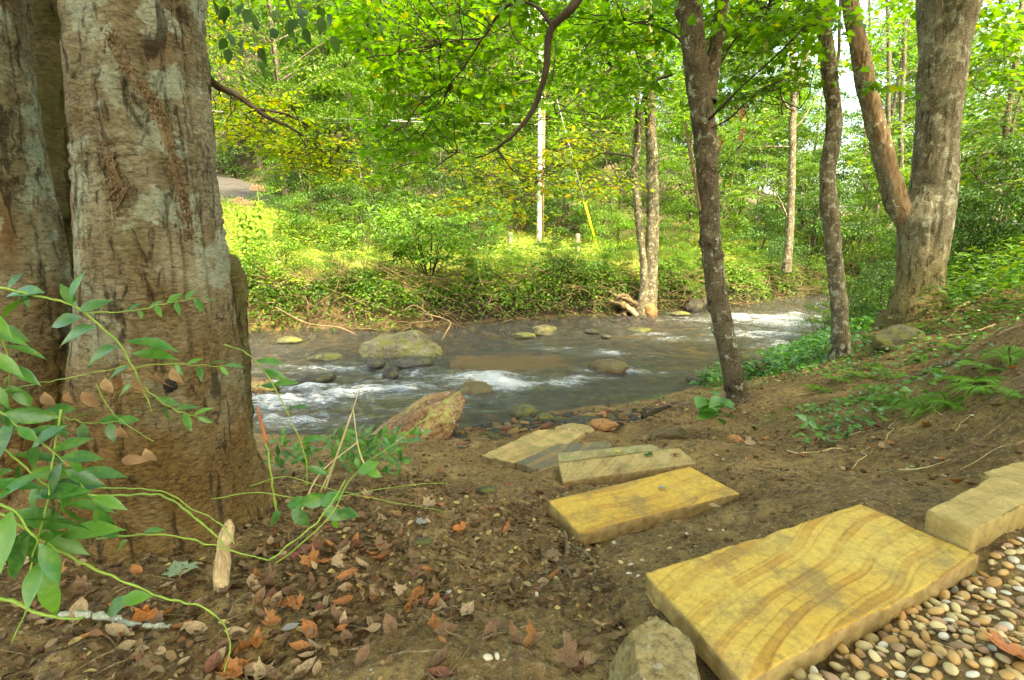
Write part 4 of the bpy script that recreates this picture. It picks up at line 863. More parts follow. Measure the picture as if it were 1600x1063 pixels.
def crown_over(root, cs, z0, z1, Rc, ncl, n, seed, size=.13, mat='leaf_maple'):
    g = np.random.default_rng(seed); P = []; base = wloc(root)
    for k in range(ncl):
        c = cs[k % len(cs)]; a = g.random()*6.28; r = Rc*math.sqrt(g.random()); z = g.uniform(z0, z1); P.append((c[0]+r*math.cos(a), c[1]+r*math.sin(a), z))
    per = n//ncl; A = np.repeat(np.array(P), per, 0); m = len(A); q = rdir(m, g)*np.cbrt(g.random((m, 1)))*[1.0, 1.0, .3]*g.uniform(.6, 1.2, (ncl, 1)).repeat(per, 0); d = q.copy(); d[:, 2] -= .3
    A = A+q
    link('crown', leafmesh('crown', L_OVAL, A, d+g.normal(size=(m, 3))*.3, np.array([0, 0, 1.])+g.normal(size=(m, 3))*.4, size*g.uniform(.6, 1.25, m), MAT[mat]), root)
plain('scar', (.07, .035, .018), (.16, .07, .03), .9, 40); plain('black', (.01, .008, .006), (.02, .014, .01), .9, 30); plain('wound', (.16, .05, .025), (.30, .10, .05), .7, 60)
leaf_mat('leaf_yellow2', [(0, (.14, .25, .018)), (.5, (.24, .33, .02)), (.9, (.36, .38, .025)), (1, (.48, .24, .03))], .5)
big_tree()

# ------------------------------------------------------------ knobby tree in the middle, with the overhanging limb
def knobby():
    D = 4.4; root = empty('knobby_tree', at(1155, 632, D), 'knobby grey trunk standing in front of the creek right of centre', 'tree')
    Pm = foot([ptr(1152, 628, D, 40), ptr(1140, 560, D, 36), ptr(1122, 470, D, 35), ptr(1112, 390, D, 36), ptr(1106, 300, D, 37), ptr(1102, 220, D, 41), ptr(1090, 130, D, 42), ptr(1083, 60, D, 41), ptr(1078, -20, D, 40), ptr(1066, -200, D, 38), ptr(1050, -600, D, 34), ptr(1000, -1500, D, 22)], 1.35); Pm = [[*q[:3], q[3]*.88] for q in Pm]
    g = np.random.default_rng(8); C = resample(np.array(Pm), 400); K = []
    for k in range(60):
        q = C[g.integers(30, 300)]; a = g.uniform(0, 2*math.pi); K.append((q[:3]+q[3]*np.array([math.cos(a), math.sin(a), 0]), g.uniform(.018, .04), g.uniform(.016, .035)))
    for px, py, s in ((1112, 377, .05), (1100, 372, .05), (1108, 215, .035), (1092, 190, .04), (1118, 262, .03), (1088, 100, .03), (1125, 400, .03), (1095, 150, .035), (1106, 330, .022), (1104, 248, .03)): K.append((at(px, py, D-.09), s, s))
    kc = np.array([k[0] for k in K]); ka = np.array([k[1] for k in K]); kr = np.array([k[2] for k in K]); f0 = trunk_disp(91, .06, .03, .003, .1, .4)
    def disp(P):
        d = f0(P)
        for c, a, r in zip(kc, ka, kr):
            e = ((P-c)**2).sum(1)/(r*r); d += a*(np.exp(-e)-.55*np.exp(-e*6))
        return d
    V, Q, T = tube(Pm, 760, 110, disp, cap=False); link('trunk', mesh('trunk', V, Q, MAT['bark_knob']), root)
    B = MB(); sd_ = trunk_disp(93, .08, .03, .002, .06, .5)
    B.tube([ptr(1106, 160, D, 26), ptr(1112, 110, D+.05, 24), ptr(1122, 50, D+.1, 23), ptr(1130, -20, D+.15, 22), ptr(1150, -300, D+.2, 20), ptr(1190, -900, D+.3, 14)], n=120, seg=30, disp=sd_, cap=False)
    B.build('fork', MAT['bark_knob'], root)
    S = MB(); S.tube([ptr(1094, 330, D-.05, 4), ptr(1084, 270, D-.05, 5), ptr(1076, 225, D-.02, 5), ptr(1070, 190, D, 3)], n=50, seg=12, disp=trunk_disp(95, .2, .1, .002, .012, .5), cap=True); S.build('dead_stub', MAT['twig_brown'], root)
    F = Fol(63); limb = []
    LP = [([(1070, -420, 4.4), (1000, -190, 4.3), (940, -60, 4.2), (895, 10, 4.1), (860, 48, 4.1), (853, 110, 4.1), (836, 165, 4.1), (808, 205, 4.1), (779, 230, 4.1)], .045, .010),
          ([(779, 230, 4.1), (768, 238, 4.15), (745, 246, 4.3), (715, 238, 4.4)], .008, .003), ([(776, 232, 4.1), (790, 252, 4.1), (805, 270, 4.1), (815, 272, 4.1)], .008, .003),
          ([(862, 40, 4.1), (840, 12, 4.2), (805, 3, 4.3), (775, 28, 4.4), (755, 58, 4.5), (720, 62, 4.6), (690, 68, 4.7)], .016, .004), ([(757, 56, 4.5), (735, 90, 4.6), (705, 130, 4.7)], .006, .002),
          ([(800, 5, 4.3), (797, 40, 4.2), (815, 70, 4.15), (850, 90, 4.1)], .007, .003), ([(860, 50, 4.1), (868, 70, 4.05), (866, 100, 4.0), (862, 130, 4)], .006, .002), ([(808, 205, 4.1), (835, 210, 4.2), (870, 212, 4.4)], .005, .002),
          ([(1086, 100, 4.4), (1060, 60, 4.6), (1020, 40, 4.9), (960, 30, 5.2)], .012, .003), ([(1105, 190, 4.35), (1125, 170, 4.1), (1165, 130, 3.9), (1210, 90, 3.7), (1260, 40, 3.5)], .012, .003),
          ([(1112, 200, 4.3), (1140, 185, 4.2), (1190, 140, 4.1), (1240, 120, 4.0)], .007, .002), ([(1115, 120, 4.4), (1150, 60, 4.6), (1200, 10, 4.9)], .012, .004), ([(1104, 300, 4.35), (1130, 260, 4.5), (1160, 225, 4.7), (1200, 190, 5.0), (1250, 170, 5.3)], .006, .002),
          ([(1040, -420, 4.5), (900, -200, 5.2), (740, -90, 5.6), (600, -40, 6.0), (500, -20, 6.2)], .03, .006), ([(1060, -300, 4.6), (1000, -120, 5.6), (960, -20, 6.4), (930, 40, 6.8)], .025, .006), ([(1100, -300, 4.4), (1200, -140, 4.2), (1300, -60, 4.0), (1400, -30, 3.9)], .03, .006)]
    for pts, r0, r1 in LP:
        P = [[*at(a, b_, d_), r0+(r1-r0)*(k/(len(pts)-1))] for k, (a, b_, d_) in enumerate(pts)]; F.t.tube(P, n=12*len(P), seg=10, disp=lambda Q_: .0035*fbm(Q_*18, 3, 4), cap=False); limb += [p[:3] for p in resample(np.array(P), 30)]
    blob_sprays(F, [(520, 20, 80, 50, 4.8, 6.5, 10), (640, 30, 110, 50, 4.8, 6.5, 26), (760, 20, 90, 45, 4.5, 6, 22), (690, 120, 90, 55, 4.6, 6.2, 22), (640, 190, 70, 40, 5, 6.5, 12), (740, 190, 50, 35, 4.4, 5.5, 10), (600, 110, 50, 40, 5, 6.2, 8),
                    (620, 240, 50, 35, 5, 6.5, 9), (900, 40, 70, 50, 5, 7, 14), (980, 40, 70, 45, 4.8, 6.5, 18), (1050, 30, 60, 30, 4.6, 6, 8), (1170, 30, 60, 50, 4.4, 6, 13), (1225, 50, 50, 50, 4, 5.6, 11), (1190, 130, 70, 40, 4.4, 6, 8), (1280, 5, 50, 20, 4.2, 5, 4), (1010, 120, 60, 40, 5, 6.5, 8), (880, 120, 60, 40, 5, 6.5, 6),
                    (1000, -60, 500, 60, 3.5, 6.5, 60)], limb, (.4, .85), .074, .05, .004, 6, .45)
    F.t.build('branch', MAT['bark_dark'], root)['label'] = 'dark crooked limb drooping over the creek'
    F.build_leaves('foliage', L_MAPLE, MAT['leaf_maple'], root)['label'] = 'lobed bright green leaves in layered sprays'
    # curled dead leaf clusters
    F = Fol(64)
    for px, py in ((1160, 165), (1158, 198), (1126, 215), (1124, 205)): a = at(px, py, 4.0); F.leaves(np.array([a, a-[0, 0, .05]]), np.array([0, 0, -1.]), .042, .008, 1, .8)
    F.build_leaves('dead_leaves', L_BROAD, MAT['leaf_dead'], root)
    crown_over(root, [(1.8, 3.2), (3.5, 2.2), (2.2, 5)], 6, 11, 3.4, 50, 5000, 72)
knobby()

# ------------------------------------------------------------ second slim trunk
def slim():
    D = 5.2; root = empty('slim_tree', at(1314, 562, D), 'slim wavy trunk between the knobby tree and the forked tree', 'tree')
    Pm = foot([ptr(1314, 556, D, 31), ptr(1311, 480, D, 27), ptr(1304, 400, D, 27), ptr(1297, 330, D, 28), ptr(1293, 270, D, 26), ptr(1303, 200, D, 25), ptr(1297, 120, D, 25), ptr(1288, 50, D, 23), ptr(1285, -20, D, 23), ptr(1290, -200, D, 20), ptr(1280, -700, D, 14)], 1.3)
    V, Q, T = tube(Pm, 420, 64, trunk_disp(101, .10, .035, .003, .09, .4), cap=False); link('trunk', mesh('trunk', V, Q, MAT['bark_grey']), root)
    F = Fol(65); limb = []
    for pts, r0, r1 in (([(1290, 60, 5.2), (1270, 40, 5.1), (1240, -20, 5)], .014, .006), ([(1288, 20, 5.2), (1340, -60, 5.4), (1420, -120, 5.6)], .02, .006), ([(1298, 130, 5.2), (1310, 90, 5.2), (1312, 20, 5.3), (1318, -60, 5.4)], .016, .01)):
        P = [[*at(a, b_, d_), r0+(r1-r0)*(k/(len(pts)-1))] for k, (a, b_, d_) in enumerate(pts)]; F.t.tube(P, n=20, seg=8, cap=False); limb += [p[:3] for p in resample(np.array(P), 20)]
    blob_sprays(F, [(1400, 10, 30, 25, 6.5, 8, 5), (1340, 90, 25, 25, 6.5, 7.5, 2), (1350, 130, 20, 12, 5.0, 5.3, 1), (1400, -60, 150, 40, 5, 7, 14), (1560, 30, 60, 40, 5.5, 7.5, 12), (1570, 110, 40, 50, 6.5, 8, 8)], limb, (.4, .7), .085, .06, .004, 6, .4)
    F.t.build('branch', MAT['bark_grey'], root); F.build_leaves('foliage', L_MAPLE, MAT['leaf_maple'], root)
slim()

# ------------------------------------------------------------ forked tree on the right bank
def forked():
    D = 5.7; root = empty('forked_tree', at(1436, 492, D), 'thick forked tree on the right bank with a bare orange dead stem', 'tree')
    Pm = foot([ptr(1436, 492, D, 96), ptr(1437, 440, D, 80), ptr(1440, 390, D, 80), ptr(1447, 345, D, 84), ptr(1458, 290, D, 78), ptr(1463, 220, D, 74), ptr(1468, 160, D, 76), ptr(1472, 100, D, 84), ptr(1478, 50, D, 94), ptr(1483, 10, D, 108), ptr(1486, -30, D, 108), ptr(1490, -120, D, 90), ptr(1500, -500, D, 70), ptr(1520, -1400, D, 40)], 1.35)
    f0 = trunk_disp(111, .08, .02, .003, .3, .4); kc = [(at(1430, 322, D-.25), .10, .20), (at(1412, 345, D-.05), .08, .18), (at(1442, 448, D-.32), .07, .10), (at(1400, 480, D-.1), .08, .2)]; hole = at(1436, 452, D-.40)
    def disp(P):
        d = f0(P)
        for c, a, r in kc: d += a*np.exp(-((P-c)**2).sum(1)/(r*r))
        d -= .20*np.exp(-(((P-hole)*[1, .5, 1.7])**2).sum(1)/.085**2); d += .05*np.exp(-(((P-hole-[0, 0, .10])*[.7, .5, 1.3])**2).sum(1)/.08**2)
        fu = np.abs(vn(P*[5, 5, 1.2], 118)); d -= .02*np.exp(-(fu/.08)**2)
        return d
    V, Q, T = tube(Pm, 620, 200, disp, cap=False); link('trunk', mesh('trunk', V, Q, MAT['bark_fork']), root)
    Ld = [ptr(1414, 345, D, 34), ptr(1400, 318, D, 38), ptr(1391, 280, D, 36), ptr(1379, 235, D, 34), ptr(1364, 180, D, 33), ptr(1351, 125, D, 32), ptr(1340, 70, D, 31), ptr(1331, 20, D, 30), ptr(1323, -40, D, 28), ptr(1300, -300, D, 28), ptr(1270, -800, D, 16)]
    V, Q, T = tube(Ld, 420, 90, trunk_disp(113, .10, .05, .004, .13, .25), cap=False)
    # the left side keeps its grey bark
    C = resample(np.array(Ld), 420); cx = C[:, None, 0].repeat(90, 1).ravel(); side = V[:, 0]-cx+.05*fbm(V*[14, 14, 4], 4, 9); fm_ = side[Q].mean(1) < -.065
    o = link('dead_stem', mesh('dead_stem', V, Q, mats=[MAT['bark_dead'], MAT['bark_fork']], midx=fm_.astype(int)), root); o['label'] = 'bare orange brown dead stem leaning left'
    crown_over(root, [(6, 5), (5, 2.5), (7.5, 4)], 6.5, 11.5, 3.6, 56, 6000, 73)
forked()

# ------------------------------------------------------------ twin trunks on the far bank
def twin():
    D = 12.0; root = empty('twin_tree', at(1010, 500, D), 'pair of joined trunks at the far bank with an orange bark patch at the foot', 'tree')
    for P, s in (([ptr(1012, 500, D, 28), ptr(1017, 430, D, 21), ptr(1020, 330, D, 19), ptr(1019, 250, D, 18), ptr(1016, 170, D, 17), ptr(1013, 90, D, 16), ptr(1008, -60, D, 14), ptr(1000, -300, D, 10)], 121), ([ptr(1002, 496, D-.1, 22), ptr(1007, 440, D-.05, 13), ptr(1002, 380, D, 11), ptr(995, 310, D, 11), ptr(990, 262, D, 11)], 122), ([ptr(991, 270, D, 10), ptr(998, 225, D-.1, 9), ptr(1003, 170, D-.15, 8), ptr(1012, 140, D-.3, 6), ptr(1028, 122, D-.5, 5), ptr(1055, 115, D-.8, 3)], 123), ([ptr(990, 262, D, 8), ptr(993, 215, D, 7), ptr(996, 170, D, 6), ptr(1000, 100, D, 4), ptr(1000, 60, D, 3)], 124)):
        V, Q, T = tube(P, 140, 24, trunk_disp(s, .12, .04, .006, .12, .4), cap=False); link('trunk', mesh('trunk', V, Q, MAT['bark_grey']), root)
    R = MB(); g = np.random.default_rng(7)
    for pts in ([(1000, 490, 11), (985, 484, 8), (968, 476, 5), (952, 470, 2)], [(1000, 495, 9), (978, 497, 5), (958, 490, 2)], [(1002, 480, 8), (984, 470, 5), (962, 462, 3), (950, 455, 1)], [(1000, 500, 8), (975, 505, 5), (950, 500, 2)], [(1003, 500, 10), (990, 508, 5), (985, 515, 2)], [(1016, 498, 14), (1028, 508, 9), (1036, 514, 2)], [(990, 480, 9), (975, 490, 9), (990, 505, 3)], [(985, 470, 7), (975, 462, 7), (962, 465, 3)]):
        R.tube([ptr(a, b, D-.15*k, w_) for k, (a, b, w_) in enumerate(pts)], n=30, seg=12, disp=trunk_disp(130+len(R.V), .5, .25, .01, .05, 1), cap=True)
    R.build('roots', MAT['bark_root'], root)
    V, F_ = rock_V(9, (.28, .2, .50), sub=4, rough=.28); c = at(1017, 490, D-.17); link('bark_patch', mesh('bark_patch', V+c, F_, MAT['rock_orange']), root)
    F = Fol(66); limb = []
    for pts, r0, r1 in (([(1050, 116, 11.2), (1020, 130, 11.5), (1006, 165, 11.8), (998, 195, 11.9), (975, 210, 11), (940, 205, 10), (915, 218, 9.4), (870, 236, 8.6), (815, 254, 8)], .035, .008), ([(992, 248, 12), (980, 243, 11.4), (950, 240, 10.6), (925, 242, 10), (880, 262, 9.2), (830, 290, 8.6)], .03, .006),
                        ([(1002, 165, 11.8), (985, 180, 11.4), (950, 184, 10.8), (905, 185, 10.2)], .02, .005), ([(1006, 90, 12), (985, 88, 11.4), (955, 110, 10.8), (915, 140, 10.2), (870, 180, 9.6)], .022, .006), ([(1003, 95, 12), (988, 75, 11.5), (960, 66, 11), (930, 70, 10.5)], .018, .004),
                        ([(1012, 95, 12), (1022, 120, 11.8), (1036, 135, 11.6), (1055, 125, 11.2)], .02, .006), ([(1036, 128, 11.5), (1055, 145, 11.2), (1075, 160, 11)], .015, .004), ([(996, 160, 12), (990, 120, 12), (986, 90, 12)], .012, .004), ([(930, 243, 10), (925, 260, 9.8), (926, 272, 9.7)], .006, .002)):
        P = [[*at(a, b_, d_), r0+(r1-r0)*(k/(len(pts)-1))] for k, (a, b_, d_) in enumerate(pts)]; F.t.tube(P, n=10*len(P), seg=7, disp=lambda Q_: .004*fbm(Q_*8, 3, 4), cap=False); limb += [p[:3] for p in resample(np.array(P), 24)]
    F2 = Fol(67)
    regs = [(960, 140, 60, 60, 10, 12, 12), (900, 170, 60, 50, 9.5, 11.5, 9), (880, 70, 70, 60, 10, 13, 15), (960, 60, 50, 50, 10, 12.5, 10), (1040, 90, 40, 50, 11, 13, 8), (1050, 200, 40, 60, 11, 13, 5), (800, 130, 60, 50, 9, 12, 8)]
    blob_sprays(F, regs, limb, (.9, 1.6), .13, .085, .009, 7, .4)
    F.t.build('branch', MAT['bark_dark'], root); F.build_leaves('foliage', L_OVAL, MAT['leaf_bright'], root)
    blob_sprays(F2, [(850, 250, 70, 30, 8, 10, 12), (800, 300, 50, 40, 8, 9.5, 9), (760, 270, 60, 35, 8, 10, 8), (900, 290, 60, 30, 8.5, 10.5, 8), (920, 230, 40, 30, 9, 11, 5), (960, 300, 40, 30, 9.5, 11.5, 5), (740, 310, 35, 25, 8.5, 10, 4)], limb, (.7, 1.3), .11, .085, .006, 6, .4)
    F2.t.build('branch', MAT['bark_dark'], root); F2.build_leaves('foliage', L_OVAL, MAT['leaf_yellow'], root)['label'] = 'yellowing leaves on the lower drooping twigs'
twin()
def simple_tree(name, label, tr, mat, limbs=(), regs=(), lsz=.12, tp=L_OVAL, lmat='leaf_bright', seed=0, spr=(.8, 1.4), seg=16, a1=.1):
    root = empty(name, tr[0][0][:3], label, 'tree')
    for P in tr:
        V, Q, T = tube(P, 30*len(P), seg, trunk_disp(seed+140, a1, .04, .004, .1, .4), cap=False); link('trunk', mesh('trunk', V, Q, MAT[mat]), root)
    F = Fol(seed+70); limb = []
    for pts, r0, r1 in limbs:
        P = [[*at(a, b_, d_), r0+(r1-r0)*(k/(len(pts)-1))] for k, (a, b_, d_) in enumerate(pts)]; F.t.tube(P, n=10*len(P), seg=6, cap=False); limb += [p[:3] for p in resample(np.array(P), 20)]
    for P in tr: limb += [p[:3] for p in resample(np.array(P), 20)]
    if regs:
        blob_sprays(F, regs, limb, spr, lsz, lsz*.62, lsz*.05, 6, .4)
        F.t.build('branch', MAT[mat], root); F.build_leaves('foliage', tp, MAT[lmat], root)
    return root
D = 14.6
simple_tree('slim_tree', 'slim forked tree across the creek between knobby and wavy trunks', [[ptr(1229, 425, D, 16), ptr(1234, 360, D, 13), ptr(1237, 280, D, 12), ptr(1238, 200, D, 12), ptr(1240, 150, D, 11), ptr(1238, 80, D, 8), ptr(1232, -40, D, 6)], [ptr(1239, 165, D, 10), ptr(1248, 130, D, 9), ptr(1262, 80, D, 8), ptr(1275, 20, D, 7), ptr(1290, -80, D, 5)]], 'bark_grey',
            [([(1236, 175, D), (1225, 160, D-.3), (1212, 135, D-.5), (1190, 120, D-.8)], .04, .012), ([(1240, 202, D), (1252, 190, D), (1268, 165, D+.3)], .035, .012), ([(1238, 230, D), (1210, 229, D), (1178, 230, D)], .03, .01), ([(1232, 345, D), (1222, 320, D), (1210, 297, D)], .04, .012)],
            [(1200, 90, 60, 60, 13, 16, 14), (1290, 60, 50, 50, 13, 16, 6), (1180, 200, 40, 40, 13.5, 15.5, 8), (1240, 20, 80, 40, 13, 16, 12), (1190, 290, 40, 30, 14, 16, 6)], .16, seed=1, spr=(1.0, 1.8))
D = 8.2
simple_tree('sapling', 'leaning pair of thin grey saplings at the right edge', [[ptr(1552, 345, D, 17), ptr(1560, 300, D, 13), ptr(1566, 250, D, 11), ptr(1575, 180, D, 11), ptr(1583, 130, D, 10), ptr(1592, 60, D, 10), ptr(1600, -60, D, 8)], [ptr(1566, 330, D+.2, 8), ptr(1573, 260, D+.2, 7), ptr(1584, 190, D+.2, 6), ptr(1596, 140, D+.2, 6), ptr(1612, 40, D+.2, 5)]], 'bark_grey',
            [([(1586, 100, D), (1560, 70, D-.2), (1540, 55, D-.3), (1515, 40, D-.3)], .02, .006), ([(1578, 160, D), (1545, 150, D-.2), (1520, 135, D-.4)], .02, .006), ([(1560, 300, D), (1530, 280, D-.4), (1505, 250, D-.5)], .02, .005)],
            [(1560, 60, 50, 45, 7, 9.5, 12), (1560, 140, 50, 40, 7, 9.5, 11), (1560, 220, 50, 35, 7, 9.5, 11), (1560, 290, 50, 30, 6.5, 9, 9), (1520, 190, 20, 60, 7.5, 9.5, 5), (1510, 270, 18, 30, 8, 9.5, 4)], .10, seed=2, lmat='leaf_mid', spr=(.6, 1.1))
D = 17
for i, (px, w0, top, lab) in enumerate(((1388, 10, 1384, 'thin pale straight trunk seen in the gap left of the forked tree'), (1408, 12, 1412, 'grey thin trunk close behind the forked tree gap'), (1352, 7, 1358, 'very thin far trunk glimpsed through the fork gap'))):
    d_ = D+i*2
    w0 *= .75; simple_tree('slender_tree', lab, [[ptr(px, 330, d_, w0), ptr(px, 180, d_, w0*.9), ptr((px+top)/2+3, 80, d_, w0*.8), ptr(top, -60, d_, w0*.6)]], 'bark_far', [], [(px, 60, 45, 60, d_-1.5, d_+2, 7), (px, 240, 45, 50, d_-1.5, d_+2, 8)], .17, seed=3+i, lmat='leaf_bright', spr=(1.1, 1.8))
# ------------------------------------------------------------ utility pole and lines
def pole():
    D = 21.0; b = at(842, 402, D); r = .115; zb = float(ground_base(b[0], b[1])[0])-.5; root = empty('utility_pole', (b[0], b[1], zb), 'pale grey utility pole with a transformer beyond the meadow', 'utility pole')
    x, y = b[0], b[1]; M = MB(); M.tube([[x, y, zb, .105], [x, y, 4, .095], [x, y, 9.8, .085]], n=12, seg=16); M.build('pole', MAT['pole_wood'], root)
    M = MB(); M.tube([[x+.15, y-.04, zb, .035], [x+.15, y-.04, 5.6, .035]], n=2, seg=8); M.build('shade_strip', MAT['pole_shade'], root)  # brown strip added as the pole's shaded right side
    M = MB(); tx, tz = x-.34, 7.55; M.tube([[tx, y-.05, tz-.45, .12], [tx, y-.05, tz-.44, .245], [tx, y-.05, tz+.44, .25], [tx, y-.05, tz+.46, .265], [tx, y-.05, tz+.5, .2], [tx, y-.05, tz+.52, .05]], seg=20); tr = M.build('transformer', MAT['metal_grey'], root)
    for dx in (-.1, .1):
        m = MB(); q = [(0, .05), (.05, .05), (.06, .03), (.1, .055), (.12, .03), (.16, .05), (.18, .025), (.24, .03)]; m.tube([[tx+dx, y-.05, tz+.5+a, rr] for a, rr in q], seg=10); o = m.build('insulator', MAT['porcelain'], tr)
    M = MB(); M.tube([[x-.02, y, tz+.2, .03], [x-.14, y, tz+.2, .03]], n=2, seg=6); M.tube([[x-.02, y, tz-.25, .03], [x-.14, y, tz-.25, .03]], n=2, seg=6); M.build('bracket', MAT['metal_grey'], root)
    gtop = np.array([x, y, 7.2]); gb = gp(937, 392); gb = at(937, 392, 20.0); gb[2] = float(ground_base(gb[0], gb[1])[0]); wr = empty('guy_wire', gb, 'guy wire with a yellow guard slanting beside the utility pole', 'guy wire')
    M = MB(); M.tube([[*gtop, .012], [*gb, .012]], n=2, seg=5); M.build('cable', MAT['wire_pale'], wr)
    a = gb+(gtop-gb)*.02; b2 = gb+(gtop-gb)*.27; M = MB(); M.tube([[*a, .045], [*b2, .045]], n=2, seg=8); M.build('guard', MAT['guard_yellow'], wr)
    def wire(name, lab, A, B, sag=.25, rr=.012):
        A, B = np.array(A), np.array(B); tt = np.linspace(0, 1, 24)[:, None]; P = A+(B-A)*tt; P[:, 2] -= sag*np.sin(tt[:, 0]*math.pi); M = MB(); M.tube(np.hstack([P, np.full((24, 1), rr)]), seg=5); o = M.build(name, MAT['wire_pale'], None); tag(o, lab, 'power line')
    top = np.array([x, y, 9.1])
    wire('power_line', 'highest power line crossing the upper left foliage', at(-200, -60, 19), top+[0, 0, .4], .1); wire('power_line', 'second power line just under the highest one', at(-200, -28, 19), top, .1)
    wire('power_line', 'thick lower power line above the road bend', at(-200, 118, 18), [x, y, at(838, 195, D)[2]], .35, .013)
    wire('power_line', 'thin service wire rising right from the lower line', at(505, 192, 20), [x, y, at(838, 150, D)[2]], .25, .007); wire('power_line', 'power line leaving the pole toward the right forest', top, at(1700, -60, 30), .5)
    for px, py, hp, lab in ((902, 398, 26, 'weathered fence post right of the utility pole'), (797, 398, 22, 'short grey fence post left of the utility pole')):
        q = at(px, py, 19.5); z = float(ground_base(q[0], q[1])[0]); M = MB(); M.tube([[q[0], q[1], z-.2, .10], [q[0], q[1], z+.6, .095], [q[0]+.01, q[1], z+.9, .09], [q[0]+.01, q[1], z+.93, .05]], n=14, seg=10, disp=trunk_disp(6, .06, .03, 0, .1)); o = M.build('fence_post', MAT['post_wood'], None, loc=(q[0], q[1], z)); tag(o, lab, 'fence post')
pole()
# ------------------------------------------------------------ mid-distance trees and shrubs
def put(key, px, D, s, label, cat, sz=1., dz=0):
    x = (px-800)/FPX*D*1.01; z = float(ground_base(x, D)[0])+dz; return place(key, x, D, s, None, label, cat, None, z, sz)
for a in [('youngB', 480, 26.3, 1.0, 'young green tree beside the road bend', 'tree'), ('young', 560, 22.5, .95, 'yellow green young tree left of the meadow bush', 'tree'), ('youngB', 640, 24.5, 1.15, 'green young tree rising behind the meadow bush', 'tree'), ('young', 720, 23, .95, 'bright young tree between meadow bush and pole', 'tree'),
          ('youngB', 785, 26, 1.1, 'green young tree standing close left of the pole', 'tree'), ('young', 885, 25.5, .95, 'bright young tree standing right behind the guy wire', 'tree'), ('youngB', 960, 24, 1.0, 'green young tree left of the twin trunks', 'tree'), ('young', 1070, 25.5, 1.1, 'bright young tree seen between twin trunks and knobby tree', 'tree'),
          ('youngB', 1170, 23, .95, 'green young tree right of the knobby trunk across the creek', 'tree'), ('young', 1215, 27, 1.2, 'bright young tree behind the slim forked tree', 'tree'), ('youngB', 1330, 20, .62, 'green young tree across the creek right of the wavy trunk', 'tree'), ('young', 1385, 24, .7, 'bright young tree seen in the fork gap', 'tree'),
          ('youngB', 1260, 19.5, .6, 'low green tree leaning over the far water', 'tree'), ('young', 1640, 10, .8, 'leafy young tree beyond the right saplings', 'tree'), ('youngB', 1560, 13, .85, 'green young tree behind the right saplings', 'tree'), ('young', 1500, 16, .85, 'bright young tree just right of the forked tree', 'tree'),
          ('youngB', 1430, 18, .7, 'green young tree hidden behind the forked trunk', 'tree'), ('thin', 1540, 20, .8, 'slender bright tree deep in the right woods', 'tree'), ('thin', 1440, 26, .85, 'slender far tree behind the forked tree', 'tree'), ('thin', 1130, 30, .9, 'slender far tree behind the knobby trunk', 'tree'), ('thin', 1220, 33, .8, 'slender far tree left of the wavy trunk', 'tree'), ('thin', 700, 28, .95, 'slender bright tree rising behind the young trees near the bush', 'tree'),
          ('thin', 560, 27, .9, 'slender bright tree beyond the road left of the bush', 'tree'), ('thin', 900, 28, .9, 'slender bright tree behind the guy wire', 'tree'), ('hillC', 520, 27.5, .75, 'dark double-stemmed tree shading the road bend', 'tree')]: put(*a)
for a in [('bushC', 470, 22.5, .8, 'dark leafy shrub beside the road bend', 'shrub'), ('bushC', 497, 20.5, .85, 'dark leafy shrub right of the road bend', 'shrub'), ('bushA', 535, 20.5, .8, 'mid green shrub behind the sunny weeds', 'shrub'), ('bushA', 590, 19.2, .9, 'mid green shrub left behind the meadow bush', 'shrub'), ('bushC', 700, 19.8, .9, 'dark shrub right behind the meadow bush', 'shrub'), ('bushA', 750, 19.5, .85, 'green shrub near the left fence post', 'shrub'),
          ('bushC', 808, 22, .8, 'dark shrub behind the left fence post', 'shrub'), ('bushC', 870, 22.2, 1.0, 'dark shrub between pole and guy wire', 'shrub'), ('bushA', 930, 21.5, .85, 'green shrub at the foot of the guy wire', 'shrub'), ('bushB', 962, 17.5, .75, 'bright shrub left of the twin trunks', 'shrub'), ('bushA', 1045, 19, .55, 'green shrub right of the twin trunks', 'shrub'),
          ('bushA', 1100, 20.5, .6, 'low green shrub behind the knobby trunk', 'shrub'), ('bushC', 1180, 19, .7, 'dark shrub left of the slim forked tree', 'shrub'), ('bushC', 1255, 17.5, .95, 'dark shrub at the far bank right of the slim forked tree', 'shrub'), ('bushA', 1290, 19, 1.0, 'green shrub behind the wavy trunk', 'shrub'), ('bushA', 1345, 17.6, 1.0, 'green shrub on the far bank left of the forked tree', 'shrub'), ('bushC', 1395, 20, 1.0, 'dark shrub behind the forked tree base', 'shrub'),
          ('bushA', 1345, 7.6, .36, 'low shrub on the near bank between wavy and forked trunks', 'shrub'), ('bushC', 1375, 6.8, .30, 'dark low shrub left of the forked tree foot', 'shrub'), ('bushA', 1530, 8.0, .75, 'leafy shrub right of the forked tree', 'shrub'), ('bushC', 1590, 7.0, .62, 'broad leaved shrub at the right edge under the saplings', 'shrub'), ('bushC', 1500, 7.2, .5, 'dark shrub touching the right side of the forked tree', 'shrub'), ('bushA', 1600, 9.5, 1.0, 'tall green shrub behind the right edge shrub', 'shrub'), ('bushB', 1540, 10.5, 1.0, 'bright shrub behind the leaning saplings', 'shrub'),
          ('bushA', 1285, 8.6, .26, 'small shrub dipping over the water left of the wavy trunk', 'shrub'), ('bushC', 318, 33, 1.6, 'dark shrub above the road beside the left tree', 'shrub'), ('bushC', 385, 34, 1.6, 'dark shrub above the road bend', 'shrub'),]: put(*a)
